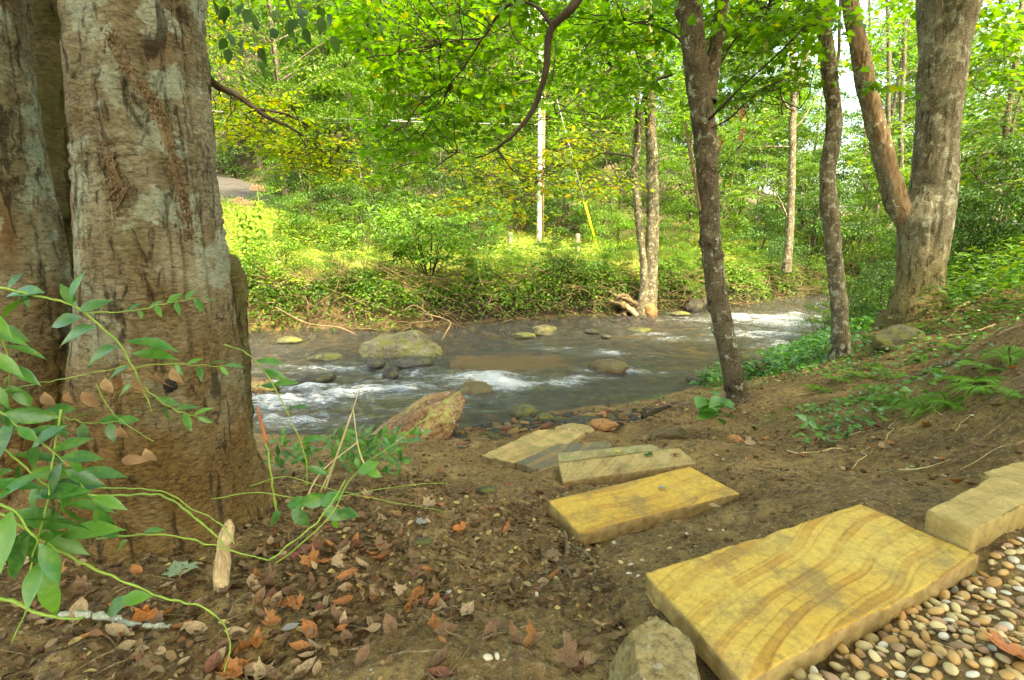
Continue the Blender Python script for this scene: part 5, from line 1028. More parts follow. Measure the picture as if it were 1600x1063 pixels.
for a in [('bushC', 468, 17.2, .5, 'dark shrub at the upper edge of the sunny weeds near the road', 'shrub'), ('bushA', 500, 16.5, .60, 'mid green shrub at the upper edge of the sunny weeds', 'shrub'), ('bushC', 545, 17.0, .72, 'dark shrub overhanging the sunny weeds', 'shrub'), ('bushA', 585, 16.0, .62, 'mid green shrub left behind the arching bush', 'shrub'), ('bushC', 628, 17, .72, 'dark shrub right behind the arching bush', 'shrub'), ('bushA', 690, 17.5, .66, 'mid green shrub right behind the arching bush', 'shrub'), ('bushC', 735, 18, .66, 'dark shrub at the meadow edge right of the arching bush', 'shrub'),
          ('youngB', 500, 19.5, .75, 'green young tree overhanging the shaded road edge', 'tree'), ('youngB', 590, 19.5, .85, 'green young tree beyond the sunny weeds', 'tree'), ('young', 690, 20.5, .8, 'yellow green young tree behind the arching bush', 'tree'), ('youngB', 765, 21.5, .8, 'green young tree behind the left fence post', 'tree'), ('youngB', 1110, 21.5, .8, 'green young tree behind the knobby trunk', 'tree'), ('youngB', 1015, 22, .85, 'green young tree hidden behind the twin trunks', 'tree')]: put(*a)
# the arching bush in the meadow
def meadow_bush():
    D = 10.9; b = at(672, 462, D); b[2] = float(ground_base(b[0], D)[0]); root = empty('arching_bush', b, 'arching bush of narrow leaves at the far bank in the sunny meadow', 'bush'); F = Fol(75); g = F.g; limb = []
    for k in range(20):
        tx, ty = g.uniform(560, 770), g.uniform(300, 400); ty = 300+((tx-655)/110)**2*50+g.uniform(0, 55); t_ = at(tx, ty, D+g.uniform(-.8, .8)); P = [[*b, .012], [*(b*.55+t_*.45+[0, 0, .35]), .007], [*(b*.2+t_*.8+[0, 0, .28]), .004], [*t_, .002]]; F.t.tube(P, n=16, seg=5, cap=False); C = resample(np.array(P), 16)[:, :3]
        for j in range(5, 16):
            d = nrm(C[j]-C[j-1]+g.normal(size=3)*[.7, .7, .15]); (F.spray(C[j], d*[1, 1, .3], g.uniform(.35, .6), .13, .05, 4, .0025, .35, .3) if j % 2 else None)
    F.t.build('stems', MAT['bark_dark'], root); F.build_leaves('foliage', L_LONG, MAT['leaf_bush'], root)
leaf_mat('leaf_bush', [(0, (.10, .24, .03)), (.6, (.16, .33, .035)), (1, (.26, .40, .04))], .4)
meadow_bush()
def joe(px, py, hp, label, seed):
    g = np.random.default_rng(seed); D = 11.5; t_ = at(px, py, D); b = t_.copy(); b[2] = float(ground_base(b[0], D)[0]); root = empty('tall_weed', b, label, 'wildflower'); M = MB(); M.tube([[*b, .012], [*(b*.5+t_*.5+[.05, 0, 0]), .009], [*t_, .005]], n=10, seg=6); M.build('stem', MAT['stem_green'], root)
    n = 300; q = rdir(n, g)*np.cbrt(g.random((n, 1)))*[.17, .15, .13]; q[:, 2] = np.abs(q[:, 2]); link('flower_head', leafmesh('flower_head', L_DIAM, t_+q, rdir(n, g), rdir(n, g), .03, MAT['petal_dry']), root)
    P = []; Dd = []
    for k in range(9):
        z = t_-(t_-b)*(.12+.08*k)
        for a in range(5): an = a*1.256+k; P.append(z); Dd.append([math.cos(an), math.sin(an), -.3])
    link('leaf_whorls', leafmesh('leaf_whorls', L_LONG, np.array(P), np.array(Dd), np.tile([0, 0, 1.], (len(P), 1)), .2, MAT['leaf_bright']), root)
joe(402, 298, 40, 'tall weed with a dry pink flower head, upper one by the road', 1); joe(374, 318, 40, 'tall weed with a dry pink flower head beside the left tree', 2); joe(388, 322, 40, 'shorter dry pink flower head between two taller weeds', 3)

# ------------------------------------------------------------ meadow and bank growth (uncountable)
def spots(n, ylo, yhi, g, wid=.78, p=1.):
    y = ylo+(yhi-ylo)*g.random(n)**p; x = (g.random(n)*2-1)*y*1.03; return x, y
g = np.random.default_rng(77)
def onfar(n, d0, d1, p=1.2, xr=(-1.0, 1.05)):
    x = g.uniform(-12, 22, n); d = d0+(d1-d0)*g.random(n)**p; y = yf(x)+bankoff(x)+d; k = (x > y*xr[0]) & (x < y*xr[1]); x, y = x[k], y[k]; k = roaddist(x, y)[0] > 1.9; x, y = x[k], y[k]; return x, y, ground_base(x, y)
x, y, z = onfar(110000, .7, 14, 1.3); n = len(x); hgt_ = .10+.30*g.random(n)*(.4+.8*smooth(.5+.9*vn(np.stack([x, y, x*0], 1)*.7, 3)))*np.clip((y-yf(x)-.3)/1.5, .4, 1); d = np.stack([g.normal(size=n)*.35, g.normal(size=n)*.35, np.ones(n)], 1)
tag(link('meadow_grass', leafmesh('meadow_grass', L_DIAM, np.stack([x, y, z-.02], 1), d, rdir(n, g), hgt_+.08, MAT['leaf_grass'], wid=np.full(n, .09))), kind='stuff')
x, y, z = onfar(95000, .55, 13, 1.35); n = len(x); low = smooth(.5+1.1*vn(np.stack([x, y, x*0], 1)*.55, 9)); lf = np.clip((-3.5-x)/4, 0, 1)*np.clip((y-12)/3, 0, 1); hh = g.random(n)*(.12+.65*low)*np.clip((y-yf(x)-.2)/.9, .35, 1)+g.random(n)*lf*.4
d = np.stack([g.normal(size=n), g.normal(size=n), -.1+.3*g.random(n)], 1)
tag(link('meadow_weeds', leafmesh('meadow_weeds', L_OVAL, np.stack([x, y, z+hh], 1), d, np.array([0, 0, 1.])+g.normal(size=(n, 3))*.45, g.uniform(.06, .12, n), MAT['leaf_meadow'])), kind='stuff')
x, y, z = onfar(140000, -.05, 1.3, 1.0); n = len(x); hh = g.random(n)**1.2*.55*smooth(.45+1.1*vn(np.stack([x*1.3, y*1.3, x*0], 1), 19)); d = np.stack([g.normal(size=n), g.normal(size=n)-.5, -.35+.3*g.normal(size=n)], 1)
dd_ = y-yf(x)-bankoff(x); kk = g.random(n) < np.clip((dd_-.12)/.4, .12, 1)*np.clip(.75+1.2*vn(np.stack([x*.8, y, x*0], 1), 23), .25, 1); x, y, z, hh, d = x[kk], y[kk], z[kk], hh[kk], d[kk]; n = len(x)
tag(link('bank_undergrowth', leafmesh('bank_undergrowth', L_OVAL, np.stack([x, y-.12, z+hh], 1), d, np.array([0, -.3, 1.])+g.normal(size=(n, 3))*.5, g.uniform(.045, .10, n), MAT['leaf_mid'])), kind='stuff')
M = MB()
for k in range(2200):
    x = g.uniform(-10, 16); d_ = g.uniform(.05, 1.5); y = yf(x)+float(bankoff(np.array([x]))[0])+d_; z = float(ground_base(x, y)[0])+g.uniform(.0, .25); a = g.uniform(0, 6.28); l = g.uniform(.25, 1.0); dr = np.array([math.cos(a), -abs(math.sin(a))*.6-.1, g.uniform(-.6, .45)]); p0 = np.array([x, y-.1, z]); p1 = p0+dr*l*.5+[0, 0, .1*l]; p2 = p0+dr*l+g.normal(size=3)*.08
    M.tube([[*p0, .009*g.uniform(.4, 1.6)], [*p1, .006], [*p2, .002]], n=6, seg=3, cap=False)
tag(M.build('bank_twigs', MAT['twig_brown']), kind='stuff')
# forest-floor growth on the near right bank and beyond
def nearscatter(name, n, xr, yr, cond, size, tp, mat, h, dens=9, thr=.0, tilt=.4):
    x = g.uniform(*xr, n); y = g.uniform(*yr, n); k = cond(x, y) & (vn(np.stack([x, y, x*0], 1)*dens*.1, 31) > thr); x, y = x[k], y[k]; n = len(x); z = ground_base(x, y)+g.random(n)**1.5*h; d = np.stack([g.normal(size=n), g.normal(size=n), -.1+.3*g.random(n)], 1)
    tag(link(name, leafmesh(name, tp, np.stack([x, y, z+.01], 1), d, np.array([0, 0, 1.])+g.normal(size=(n, 3))*tilt, g.uniform(.6, 1.2, n)*size, MAT[mat])), kind='stuff')
nearscatter('bank_weeds', 26000, (2.2, 8), (5.2, 10), lambda x, y: (y < yn(x)+.1) & (y > 3.9+.30*x), .065, L_BROAD, 'leaf_near', .22, 12, -.1)
nearscatter('forest_undergrowth', 26000, (4.8, 14), (4.2, 14), lambda x, y: (y < yn(x)) & (x > 4.9+.0*y) & (y > 4.6), .11, L_LONG, 'leaf_mid', .55, 6, -.35)
nearscatter('right_undergrowth', 9000, (3.6, 9), (3.4, 6.5), lambda x, y: (x > 3.9+.15*(6-y)) & (x/y > .80), .09, L_LONG, 'leaf_mid', .45, 8, -.2)
nearscatter('moss_patches', 2500, (1.2, 3.6), (2.2, 6.0), lambda x, y: (y < yn(x)) & (y > 1.4+.7*x), .028, L_BROAD, 'leaf_near', .03, 14, .25)

nearscatter('road_verge', 9000, (-21, -9), (24, 33), lambda x, y: (roaddist(x, y)[0] > 1.9) & (roaddist(x, y)[0] < 6), .16, L_OVAL, 'leaf_dark', .5, 3, -.3)
nearscatter('slope_weeds', 5000, (1.6, 5.0), (2.6, 6.2), lambda x, y: (y < yn(x)) & (y > 1.1+.62*x), .045, L_BROAD, 'leaf_near', .07, 9, .12)
for a in [('bushB', 1520, 11.5, .9, 'bright shrub between forked tree and saplings', 'shrub'), ('bushA', 1480, 9.2, .8, 'mid green shrub right behind the forked trunk', 'shrub'), ('young', 1575, 14, .9, 'bright young tree at the right edge behind the saplings', 'tree'), ('young', 1330, 23, .7, 'bright young tree across the creek beyond the wavy trunk', 'tree')]: put(*a)

for k, (px, D, s, key, lab) in enumerate([(455, 10.9, .42, 'bushB', 'low bright bush overhanging the far bank beside the left tree'), (540, 10.7, .34, 'bushA', 'small green bush on the far bank left of the arching bush'), (600, 10.8, .28, 'bushA', 'small green bush at the left foot of the arching bush'), (745, 11.6, .40, 'bushA', 'green bush on the far bank right of the arching bush'), (800, 12.1, .30, 'bushB', 'small bright bush on the bank below the pole'),
                                          (875, 12.3, .38, 'bushA', 'green bush on the bank below the guy wire'), (945, 12.5, .36, 'bushB', 'bright green bush drooping left of the twin trunks'), (1055, 13.3, .36, 'bushB', 'bright bush on the far bank right of the twin trunks'), (1085, 14.0, .4, 'bushA', 'green bush on the far bank beside the knobby trunk'), (1160, 15.2, .42, 'bushB', 'bright bush dipping to the water right of the knobby trunk'), (1205, 15.6, .42, 'bushC', 'dark bush at the foot of the slim forked tree'), (1275, 16.5, .5, 'bushA', 'green bush at the water left of the wavy trunk')]): put(key, px, D, s, lab, 'bush')
for a in [('hillD', 1362, 25.5, .62, 'yellow green tree filling the gap right of the wavy trunk', 'tree'), ('hillB', 1400, 31, .8, 'mid green tree far behind the dead stem of the forked tree', 'tree'), ('thin', 1345, 21, .72, 'slender bright tree just right of the wavy trunk across the creek', 'tree'), ('hillD', 1545, 24, .8, 'yellow green tree high behind the right saplings', 'tree')]: put(*a)
# ------------------------------------------------------------ near things
def lerp_tpl(st, fold, droop, wave=0.):
    V, F = tpl(st, fold, droop)
    if wave: V[:, 2] += wave*np.sin(V[:, 0]*9+V[:, 1]*12)
    return V, F
S_LONG = [(0, .012), (.06, .035), (.14, .085), (.25, .135), (.38, .168), (.5, .175), (.62, .155), (.74, .112), (.85, .06), (.94, .02), (1, .003)]
S_BRD = [(0, .012), (.06, .06), (.15, .15), (.27, .225), (.42, .26), (.56, .245), (.7, .19), (.82, .11), (.92, .04), (1, .003)]
NL_LONG = lerp_tpl(S_LONG, .16, .28, .008); NL_BRD = lerp_tpl(S_BRD, .10, .24, .01); NL_CURL = lerp_tpl(S_BRD, .30, .75, .04)
t = NT('leaf_gloss'); g_ = t.n('NewGeometry'); r_ = g_.outputs['Random Per Island']; v = t.co(); c = t.ramp(r_, [(0, (.025, .115, .022)), (.6, (.05, .19, .028)), (1, (.11, .27, .03))])
c = t.mix(t.ramp(t.noise(v, 45, 5, .65), [(.45, 0.), (.75, .6)]), c, (.20, .34, .06)); c = t.mix(t.ramp(t.noise(t.co(loc=(3, 3, 3)), 30, 6, .7), [(.66, 0.), (.70, .8)]), c, (.30, .20, .07)); tr = t.n('BsdfTranslucent', {'Color': t.mix(1.0, c, (1.2, 1.25, .5), 'MULTIPLY')}).outputs[0]
MAT['leaf_gloss'] = t.fin(t.n('MixShader', {0: .3, 1: t.pbr(c, .30, t.bump(t.noise(v, 160, 3), .3, .003), spec=.6), 2: tr}).outputs[0])
class Plant:
    def __init__(s, name, label, cat, px, py, D, seed):
        b = at(px, py, D); s.root = empty(name, b, label, cat); s.st = MB(); s.g = np.random.default_rng(seed); s.L = {}
    def stem(s, pts, r0, r1, leaf=None, size=.08, sp=.05, key='leaf_gloss', tp=None, start=.0, ang=1., jit=.25, down=.15, bank=None):
        """pts: (px, py, D); leaves in two ranks, spread sideways across the view and drooping"""
        P = np.array([[*at(*p), .75*(r0+(r1-r0)*k/(len(pts)-1))] for k, p in enumerate(pts)]); P = resample(P, 4*len(pts)); P[1:-1, :3] += s.g.normal(size=(len(P)-2, 3))*.0013; s.st.tube(P, n=12*len(pts), seg=7, cap=True, disp=lambda Q: r1*.45*vn(Q*150, 4))
        if leaf:
            C = resample(P, 80)[:, :3]; Lc = np.concatenate([[0], np.cumsum(np.linalg.norm(np.diff(C, axis=0), axis=1))]); T = Lc[-1]; q = np.arange(start*T+sp*.5, T, sp); k = 0
            for x in list(q)+[T]:
                i = min(78, np.searchsorted(Lc, x)-1); i = max(i, 0); f = nrm(C[i+1]-C[i]); sd_ = nrm(np.cross(f, [0, -.75, .65])); sg = 1 if k % 2 else -1
                d = f*.55+sd_*sg*ang+s.g.normal(size=3)*jit; d[2] -= down
                if x == T: d = f
                up = np.array([0, -.55, .8])+s.g.normal(size=3)*.35; s.L.setdefault((key, leaf), []).append((C[i], d, up, size*s.g.uniform(.75, 1.15))); k += 1
    def one(s, px, py, D, dx, dy, size, leaf='long', key='leaf_gloss', up=(0, -.6, .75), dd=0.):
        """a single leaf whose base is at px,py and whose tip lies dx,dy pixels away"""
        a = at(px, py, D); b_ = at(px+dx, py+dy, D+dd); L = np.linalg.norm(b_-a); s.L.setdefault((key, leaf), []).append((a, b_-a, np.array(up)+s.g.normal(size=3)*.2, L if size is None else size))
    def done(s, mat='stem_green', many=False):
        o = s.st.build('stems', MAT[mat], s.root)
        if many: o['kind'] = 'stuff'
        for (key, leaf), Ls in s.L.items():
            tp_ = {'long': NL_LONG, 'broad': NL_BRD, 'curl': NL_CURL}[leaf]; A = [np.array([l[i] for l in Ls]) for i in range(4)]
            V, F = scatter(tp_, A[0], A[1], A[2], A[3]); nm = 'dead_leaves' if 'dead' in key else 'leaves'; o = link(nm, mesh(nm, V, F, MAT[key]), s.root)
            if nm == 'dead_leaves': o['label'] = 'curled tan dead leaves hanging on the stems'
        return s.root
p = Plant('leafy_shrub', 'glossy green arching shrub at the left edge in front of the big trunk', 'shrub', 10, 960, 1.0, 3)
D = 1.12
p.stem([(-60, 452, D), (0, 450, D), (50, 462, D), (100, 472, D), (140, 495, D), (185, 535, D), (208, 575, D), (222, 605, D), (238, 645, D)], .0045, .002)
for a in [(112, 475, 5, -53), (70, 458, -75, -8), (60, 462, -70, 20), (122, 487, 45, -22), (128, 497, -65, 8), (150, 512, -78, 20), (185, 542, -70, 25), (196, 535, 78, -3), (205, 554, 66, -5), (205, 572, -50, 18), (212, 600, -40, 20), (120, 480, -30, -40), (12, 452, 16, -28), (30, 455, 20, 25)]: p.one(a[0], a[1], D, a[2], a[3], None)
p.stem([(130, 488, D), (165, 488, D), (210, 486, D), (260, 475, D), (310, 466, D)], .0022, .001, 'long', .036, .022, start=.35, ang=.8, jit=.15)
p.stem([(205, 578, D), (240, 570, D), (290, 570, D), (350, 572, D)], .002, .001, 'long', .04, .026, start=.3, ang=.8, jit=.15)
p.stem([(222, 605, D), (250, 625, D), (275, 642, D), (310, 652, D)], .002, .001, 'long', .045, .024, start=.2, ang=.9, jit=.2)
p.stem([(0, 500, D-.1), (8, 540, D-.1), (15, 575, D-.1), (10, 640, D-.1)], .003, .0015, 'long', .062, .022, ang=.9, jit=.25)
p.stem([(-30, 480, D-.15), (-15, 560, D-.15), (-8, 650, D-.1)], .003, .0015, 'long', .075, .02, ang=.9, jit=.3)
D = .98
p.stem([(-60, 690, D), (0, 700, D), (40, 730, D), (80, 765, D), (100, 790, D)], .004, .002, 'long', .095, .024, ang=1., jit=.25)
p.stem([(60, 640, D+.1), (100, 652, D+.1), (150, 662, D+.1), (185, 658, D+.1)], .0028, .0012, 'broad', .055, .03, ang=1.1, jit=.25, down=.5)
p.stem([(-60, 760, D-.1), (20, 800, D-.1), (60, 850, D-.1), (70, 900, D-.05)], .004, .002, 'long', .10, .028, ang=1., jit=.3)
p.stem([(-50, 620, D), (10, 650, D), (60, 690, D), (110, 730, D), (150, 790, D)], .003, .0014, 'long', .085, .03, ang=1., jit=.3)
for a in [(95, 715, 60, -5), (100, 735, 58, 20), (50, 700, 40, -40), (60, 690, -40, -28), (110, 715, 20, 30), (20, 800, 90, 20), (60, 830, 75, 35), (50, 815, -10, 90), (40, 835, -60, 70), (30, 835, -50, 40), (95, 838, 85, -22), (50, 775, 80, -18), (60, 770, 75, -4), (20, 735, -60, 20), (5, 760, -60, 10), (75, 850, -30, 60)]: p.one(a[0], a[1], .96, a[2], a[3], None)
D = .95
p.stem([(-60, 780, D), (20, 812, D), (70, 848, D), (130, 880, D), (200, 912, D), (260, 935, D), (318, 950, D), (345, 972, D), (360, 1008, D), (350, 1050, D-.03)], .0042, .0018)
p.one(168, 962, D+.02, 28, -32, None, 'broad'); p.one(190, 938, D+.02, 42, -8, None, 'broad')
p.stem([(96, 640, D+.05), (82, 720, D+.03), (74, 790, D), (50, 880, D), (42, 950, D-.02), (18, 1005, D-.03)], .0032, .002)
p.stem([(-40, 930, D-.05), (20, 940, D-.05), (70, 962, D-.05), (130, 965, D-.05)], .006, .003)
p.stem([(120, 775, 1.25), (200, 774, 1.25), (252, 774, 1.25), (300, 806, 1.22), (338, 838, 1.2), (352, 858, 1.19)], .0045, .003)
p.stem([(150, 762, 1.22), (250, 768, 1.22), (300, 795, 1.22), (345, 820, 1.22), (366, 850, 1.2)], .0028, .0018)
p.stem([(150, 842, 1.1), (210, 836, 1.1), (265, 836, 1.1), (330, 852, 1.12), (420, 876, 1.15)], .0036, .0022)
p.one(190, 840, 1.1, -45, -18, None); p.one(200, 845, 1.1, -30, 22, None, 'broad'); p.one(225, 832, 1.1, 30, -8, None)
for a in [(108, 612, -4, 32), (128, 612, 18, 22), (165, 590, 4, 34), (190, 588, -14, 30), (45, 622, -20, 38), (52, 625, 14, 38), (188, 665, 4, 38), (245, 580, 4, 28), (270, 575, 6, 26), (15, 700, 28, 25), (30, 705, 12, 30), (190, 720, 38, -4), (228, 700, 8, 24), (130, 690, 6, 40), (160, 700, 4, 34), (212, 590, 6, 34), (70, 612, 8, 30)]: p.one(a[0], a[1], D+.08, a[2], a[3], .044, 'curl', 'leaf_dead2', (0, -1, .2))
p.stem([(0, 610, D+.1), (60, 600, D+.1), (130, 585, D+.1), (200, 570, D+.12)], .0018, .001); p.stem([(150, 600, D+.1), (180, 650, D+.1), (240, 690, D+.1)], .0016, .001)
leaf_mat('leaf_dead2', [(0, (.20, .10, .045)), (.6, (.38, .23, .12)), (1, (.52, .36, .21))], .35, .55, .25, (1.1, .9, .7), pscale=25)
p.done()
p = Plant('cane_plant', 'thin green canes and small leaves standing before the creek right of the big trunk', 'plant', 430, 790, 1.45, 5)
D = 1.4
p.stem([(350, 538, 1.5), (385, 552, 1.5), (420, 590, D), (452, 650, D), (475, 705, D), (480, 760, D)], .0026, .0022)
p.stem([(432, 800, D), (425, 750, D), (416, 690, D), (402, 640, D)], .0042, .0028)
p.stem([(430, 880, 1.25), (470, 850, 1.25), (520, 800, 1.3), (550, 745, 1.35), (620, 690, 1.4), (720, 610, 1.5)], .0028, .0014)
p.stem([(420, 876, 1.2), (440, 862, 1.2), (500, 810, 1.25), (540, 750, 1.3)], .0035, .0022)
p.stem([(390, 760, 1.35), (450, 745, 1.35), (520, 765, 1.35), (640, 790, 1.4), (700, 800, 1.5)], .0018, .001); p.stem([(330, 780, 1.35), (400, 770, 1.35), (500, 780, 1.35), (620, 760, 1.45), (700, 755, 1.5)], .0022, .0012)
for a in [(400, 565, 42, -3), (410, 578, 38, 12), (428, 600, 36, -6), (435, 605, -30, -6), (450, 640, 30, -10), (470, 690, 36, -12), (478, 712, -30, 12), (480, 730, 34, 10)]: p.one(a[0], a[1], 1.42, a[2], a[3], None)
for a in [(500, 790, 32, -22), (505, 795, 36, 18), (520, 812, 8, 16), (528, 800, 34, 4), (448, 790, 38, -10), (455, 796, 30, 26), (470, 785, 45, -6), (440, 800, -26, 22), (560, 740, 30, -20), (570, 735, 28, 8)]: p.one(a[0], a[1], 1.32, a[2], a[3], None, 'broad')
p.done()
p = Plant('seedling_patch', 'patch of small green leaves growing in front of the rusty rock', 'plant', 530, 730, 2.3, 6)
for k in range(60):
    x, y = p.g.uniform(425, 640), p.g.uniform(672, 745); y = max(y, 680+(x-430)*.02) if x < 640 else y; d_ = p.g.uniform(2.1, 2.7); h = p.g.uniform(6, 32)
    p.stem([(x, y+h*.8, d_), (x+p.g.normal()*5, y+h*.3, d_), (x+p.g.normal()*10, y-h*.2, d_)], .0018, .001, 'long' if k % 3 else 'broad', p.g.uniform(.045, .075), .026, start=.3, ang=1.2, jit=.4, down=.05)
p.done(many=True)
p = Plant('seedling', 'broad leaved green seedling standing beside the foot of the knobby tree', 'seedling', 1120, 668, 3.3, 9)
p.stem([(1122, 672, 3.3), (1120, 640, 3.3), (1116, 605, 3.3)], .004, .002)
for k in range(26):
    a = k*2.4; l = p.g.uniform(22, 38); p.one(1119+p.g.normal()*8, 615+p.g.random()*45, 3.3+p.g.normal()*.06, math.cos(a)*l, -abs(math.sin(a))*6+p.g.normal()*7+2, None, 'broad', 'leaf_gloss', (0, -.3, 1), p.g.normal()*.1)
p.done()
p = Plant('seedling', 'tiny pair of leaves sprouting on the slope below the ferns', 'seedling', 1262, 668, 2.5, 19)
p.stem([(1262, 672, 2.5), (1262, 658, 2.5)], .0015, .001)
for a in [(1262, 658, -16, -12), (1262, 660, 22, 8), (1262, 660, -12, 10)]: p.one(*a[:2], 2.5, *a[2:], None, 'broad')
p.done()
# dry grass blades by the rusty rock
G = MB()
for pts in ([(500, 770, 1.6), (525, 715, 1.6), (545, 660, 1.62), (563, 603, 1.65)], [(508, 765, 1.6), (530, 700, 1.6), (548, 648, 1.62)], [(470, 800, 1.5), (500, 740, 1.55), (560, 690, 1.6)], [(575, 740, 1.7), (560, 700, 1.7), (552, 640, 1.7)]): G.tube([[*at(*q), .0035*(1-.22*k)] for k, q in enumerate(pts)], n=20, seg=4, cap=True)
b = at(500, 770, 1.6); o = G.build('dry_grass', MAT['stem_straw'], None, loc=b); tag(o, 'tuft of straw coloured grass blades before the rusty rock', 'grass tuft')
Gt = MB(); Gt.tube([[*at(417, 692, 1.4), .0045], [*at(410, 668, 1.4), .0048], [*at(402, 636, 1.4), .003]], n=10, seg=7); tag(Gt.build('cane_tip', MAT['stem_red'], next(o for o in sc.objects if o.name.startswith('cane_plant'))), 'dried orange red tip')
# sticks standing and lying
def stick(name, label, pts, mat, amp=.15, seg=12, cat='stick', rad=.01):
    M = MB(); P = [ptr(*q) for q in pts]
    if name == 'wood_stake':
        b_ = gp(pts[0][0], pts[0][1]); P = [ptr(q[0], q[1], b_[1]+.01*k, q[3]) for k, q in enumerate(pts)]; P[0][2] -= .03
    elif name in ('lichen_twig', 'fallen_branch', 'root_snag'):
        P = []
        for q in pts: c_ = gp(q[0], q[1]); w_ = ptr(q[0], q[1], c_[1], q[3])[3]; P.append([*(c_[:2]), c_[2]+w_*.8+(.008 if name == 'lichen_twig' else 0), w_])
    if name == 'drift_branch': P = [[*q[:3], q[3]*.55] for q in P]
    M.tube(P, n=18*len(pts), seg=seg, disp=trunk_disp(len(label), amp, amp*.5, .001, rad, .6)); o = M.build(name, MAT[mat], None, loc=P[0][:3]); return tag(o, label, cat)
stick('wood_stake', 'pale splintered stake stuck upright in the litter by the big roots', [(343, 930, 1.18, 20), (346, 900, 1.19, 25), (350, 860, 1.2, 24), (355, 830, 1.2, 20), (358, 812, 1.2, 8)], 'wood_pale', .22, 18, 'wooden stake', .018)
stick('lichen_twig', 'twig crusted with pale lichen lying at the bottom left', [(72, 972, 1.06, 7), (120, 980, 1.04, 11), (170, 985, 1.03, 12), (215, 995, 1.02, 9), (270, 1003, 1.01, 6)], 'twig_lichen', .5, 14, 'twig', .007)
stick('root_snag', 'dark crooked root beside the left corner of the ochre step', [(882, 835, 1.5, 6), (886, 860, 1.5, 8), (884, 885, 1.48, 8), (893, 905, 1.45, 6)], 'bark_root', .3, 10, 'root', .006)
stick('root_snag', 'thin root curling under the front corner of the ochre step', [(893, 850, 1.52, 5), (915, 868, 1.5, 6), (930, 885, 1.48, 5), (925, 910, 1.44, 4)], 'bark_root', .3, 10, 'root', .005)
stick('fallen_branch', 'short dark stick lying on the soil below the cobbles', [(1004, 655, 4.1, 7), (1025, 646, 4.15, 8), (1045, 638, 4.2, 6)], 'bark_dark', .2, 10, 'stick', .02)
stick('fallen_branch', 'grey brown branch lying among the ferns', [(1424, 596, 3.55, 10), (1450, 586, 3.6, 12), (1480, 577, 3.65, 10), (1500, 572, 3.7, 7)], 'bark_grey', .2, 12, 'branch', .025)
stick('fallen_branch', 'pale forked branch leaning at the right foot of the forked tree', [(1476, 506, 5.2, 3), (1500, 486, 5.3, 5), (1520, 472, 5.4, 6), (1545, 460, 5.5, 5), (1570, 440, 5.6, 3)], 'wood_pale', .2, 10, 'branch', .02)
stick('fallen_branch', 'long pale stick across the slope above the ferns', [(1480, 530, 4.2, 4), (1515, 525, 4.1, 5), (1555, 510, 4.1, 4)], 'wood_pale', .2, 8, 'branch', .015)
stick('fallen_branch', 'straight tan stick near the right edge on the slope', [(1550, 530, 3.7, 4), (1580, 524, 3.6, 5), (1612, 515, 3.6, 5)], 'wood_pale', .2, 8, 'branch', .015)
stick('drift_branch', 'bare branch hooked into the water behind the big boulder', [(690, 532, 8.7, 4), (698, 518, 8.8, 4), (704, 505, 9.0, 4), (690, 497, 9.2, 4), (660, 490, 9.4, 4)], 'twig_brown', .2, 8, 'branch', .02)
stick('drift_branch', 'forked thin branch lying on the water left of the boulder', [(535, 558, 7.8, 3), (560, 551, 7.9, 3), (600, 548, 8.0, 3)], 'twig_brown', .2, 8, 'branch', .02)
stick('drift_branch', 'thin twig caught in midstream right of the twin trunks', [(998, 556, 7.0, 2), (1020, 553, 7.1, 3), (1055, 556, 7.0, 2)], 'twig_brown', .2, 8, 'branch', .02)
stick('drift_log', 'pale driftwood log resting against the twin trunks', [(962, 464, 11.9, 7), (980, 480, 11.8, 8), (996, 494, 11.6, 6)], 'wood_pale', .2, 12, 'log', .06)
stick('drift_branch', 'brown branch arching along the bank above the boulder', [(628, 486, 9.9, 4), (650, 478, 9.9, 4), (676, 500, 9.6, 4), (640, 505, 9.5, 3)], 'twig_brown', .2, 8, 'branch', .02)
stick('drift_branch', 'long bare branch trailing down the far bank left of the boulder', [(430, 480, 9.8, 3), (480, 505, 9.6, 4), (530, 512, 9.5, 4), (560, 525, 9.3, 3)], 'twig_brown', .2, 8, 'branch', .02)
# ------------------------------------------------------------ ferns
def fern_proto(seed):
    g = np.random.default_rng(seed); root = empty('fern', (0, 0, 0))
    for k in range(6):
        a = k*1.05+g.normal()*.2; L = g.uniform(.30, .42); tt = np.linspace(0, 1, 16); hx = L*(tt*.95); hz = L*(.55*tt-.62*tt**2.2); P = np.stack([hx*math.cos(a), hx*math.sin(a), hz], 1)
        pos = []; dd = []; sz = []; up = []; fw = np.array([math.cos(a), math.sin(a), 0]); sdv = np.array([-fw[1], fw[0], 0])
        for s_ in (-1, 1):
            for q in np.linspace(.10, .98, 24):
                c = np.array([np.interp(q, tt, P[:, i]) for i in range(3)]); pl = .30*L*math.sin(math.pi*(q*.85+.12))**.8; d = sdv*s_+fw*.3; d[2] -= .15; d = nrm(d)
                for j in np.linspace(.12, 1, 7):
                    for e in (-1, 1): pos.append(c+d*pl*j); dd.append(d*.45+fw*e); sz.append(pl*.26*(1.15-j)); up.append([0, 0, 1.])
        V, F = scatter(L_OVAL, np.array(pos), np.array(dd), np.array(up)+g.normal(size=(len(pos), 3))*.08, np.array(sz)); tv, tq, _ = tube(np.hstack([P, np.linspace(.0016, .0005, 16)[:, None]]), 16, 4, cap=False)
        link('frond', mesh('frond', np.vstack([V, tv]), np.vstack([F, tq+len(V)]), MAT['leaf_fern'], False), root, local=True)
    return root
ferns = [fern_proto(1), fern_proto(2)]; fused = [0, 0]
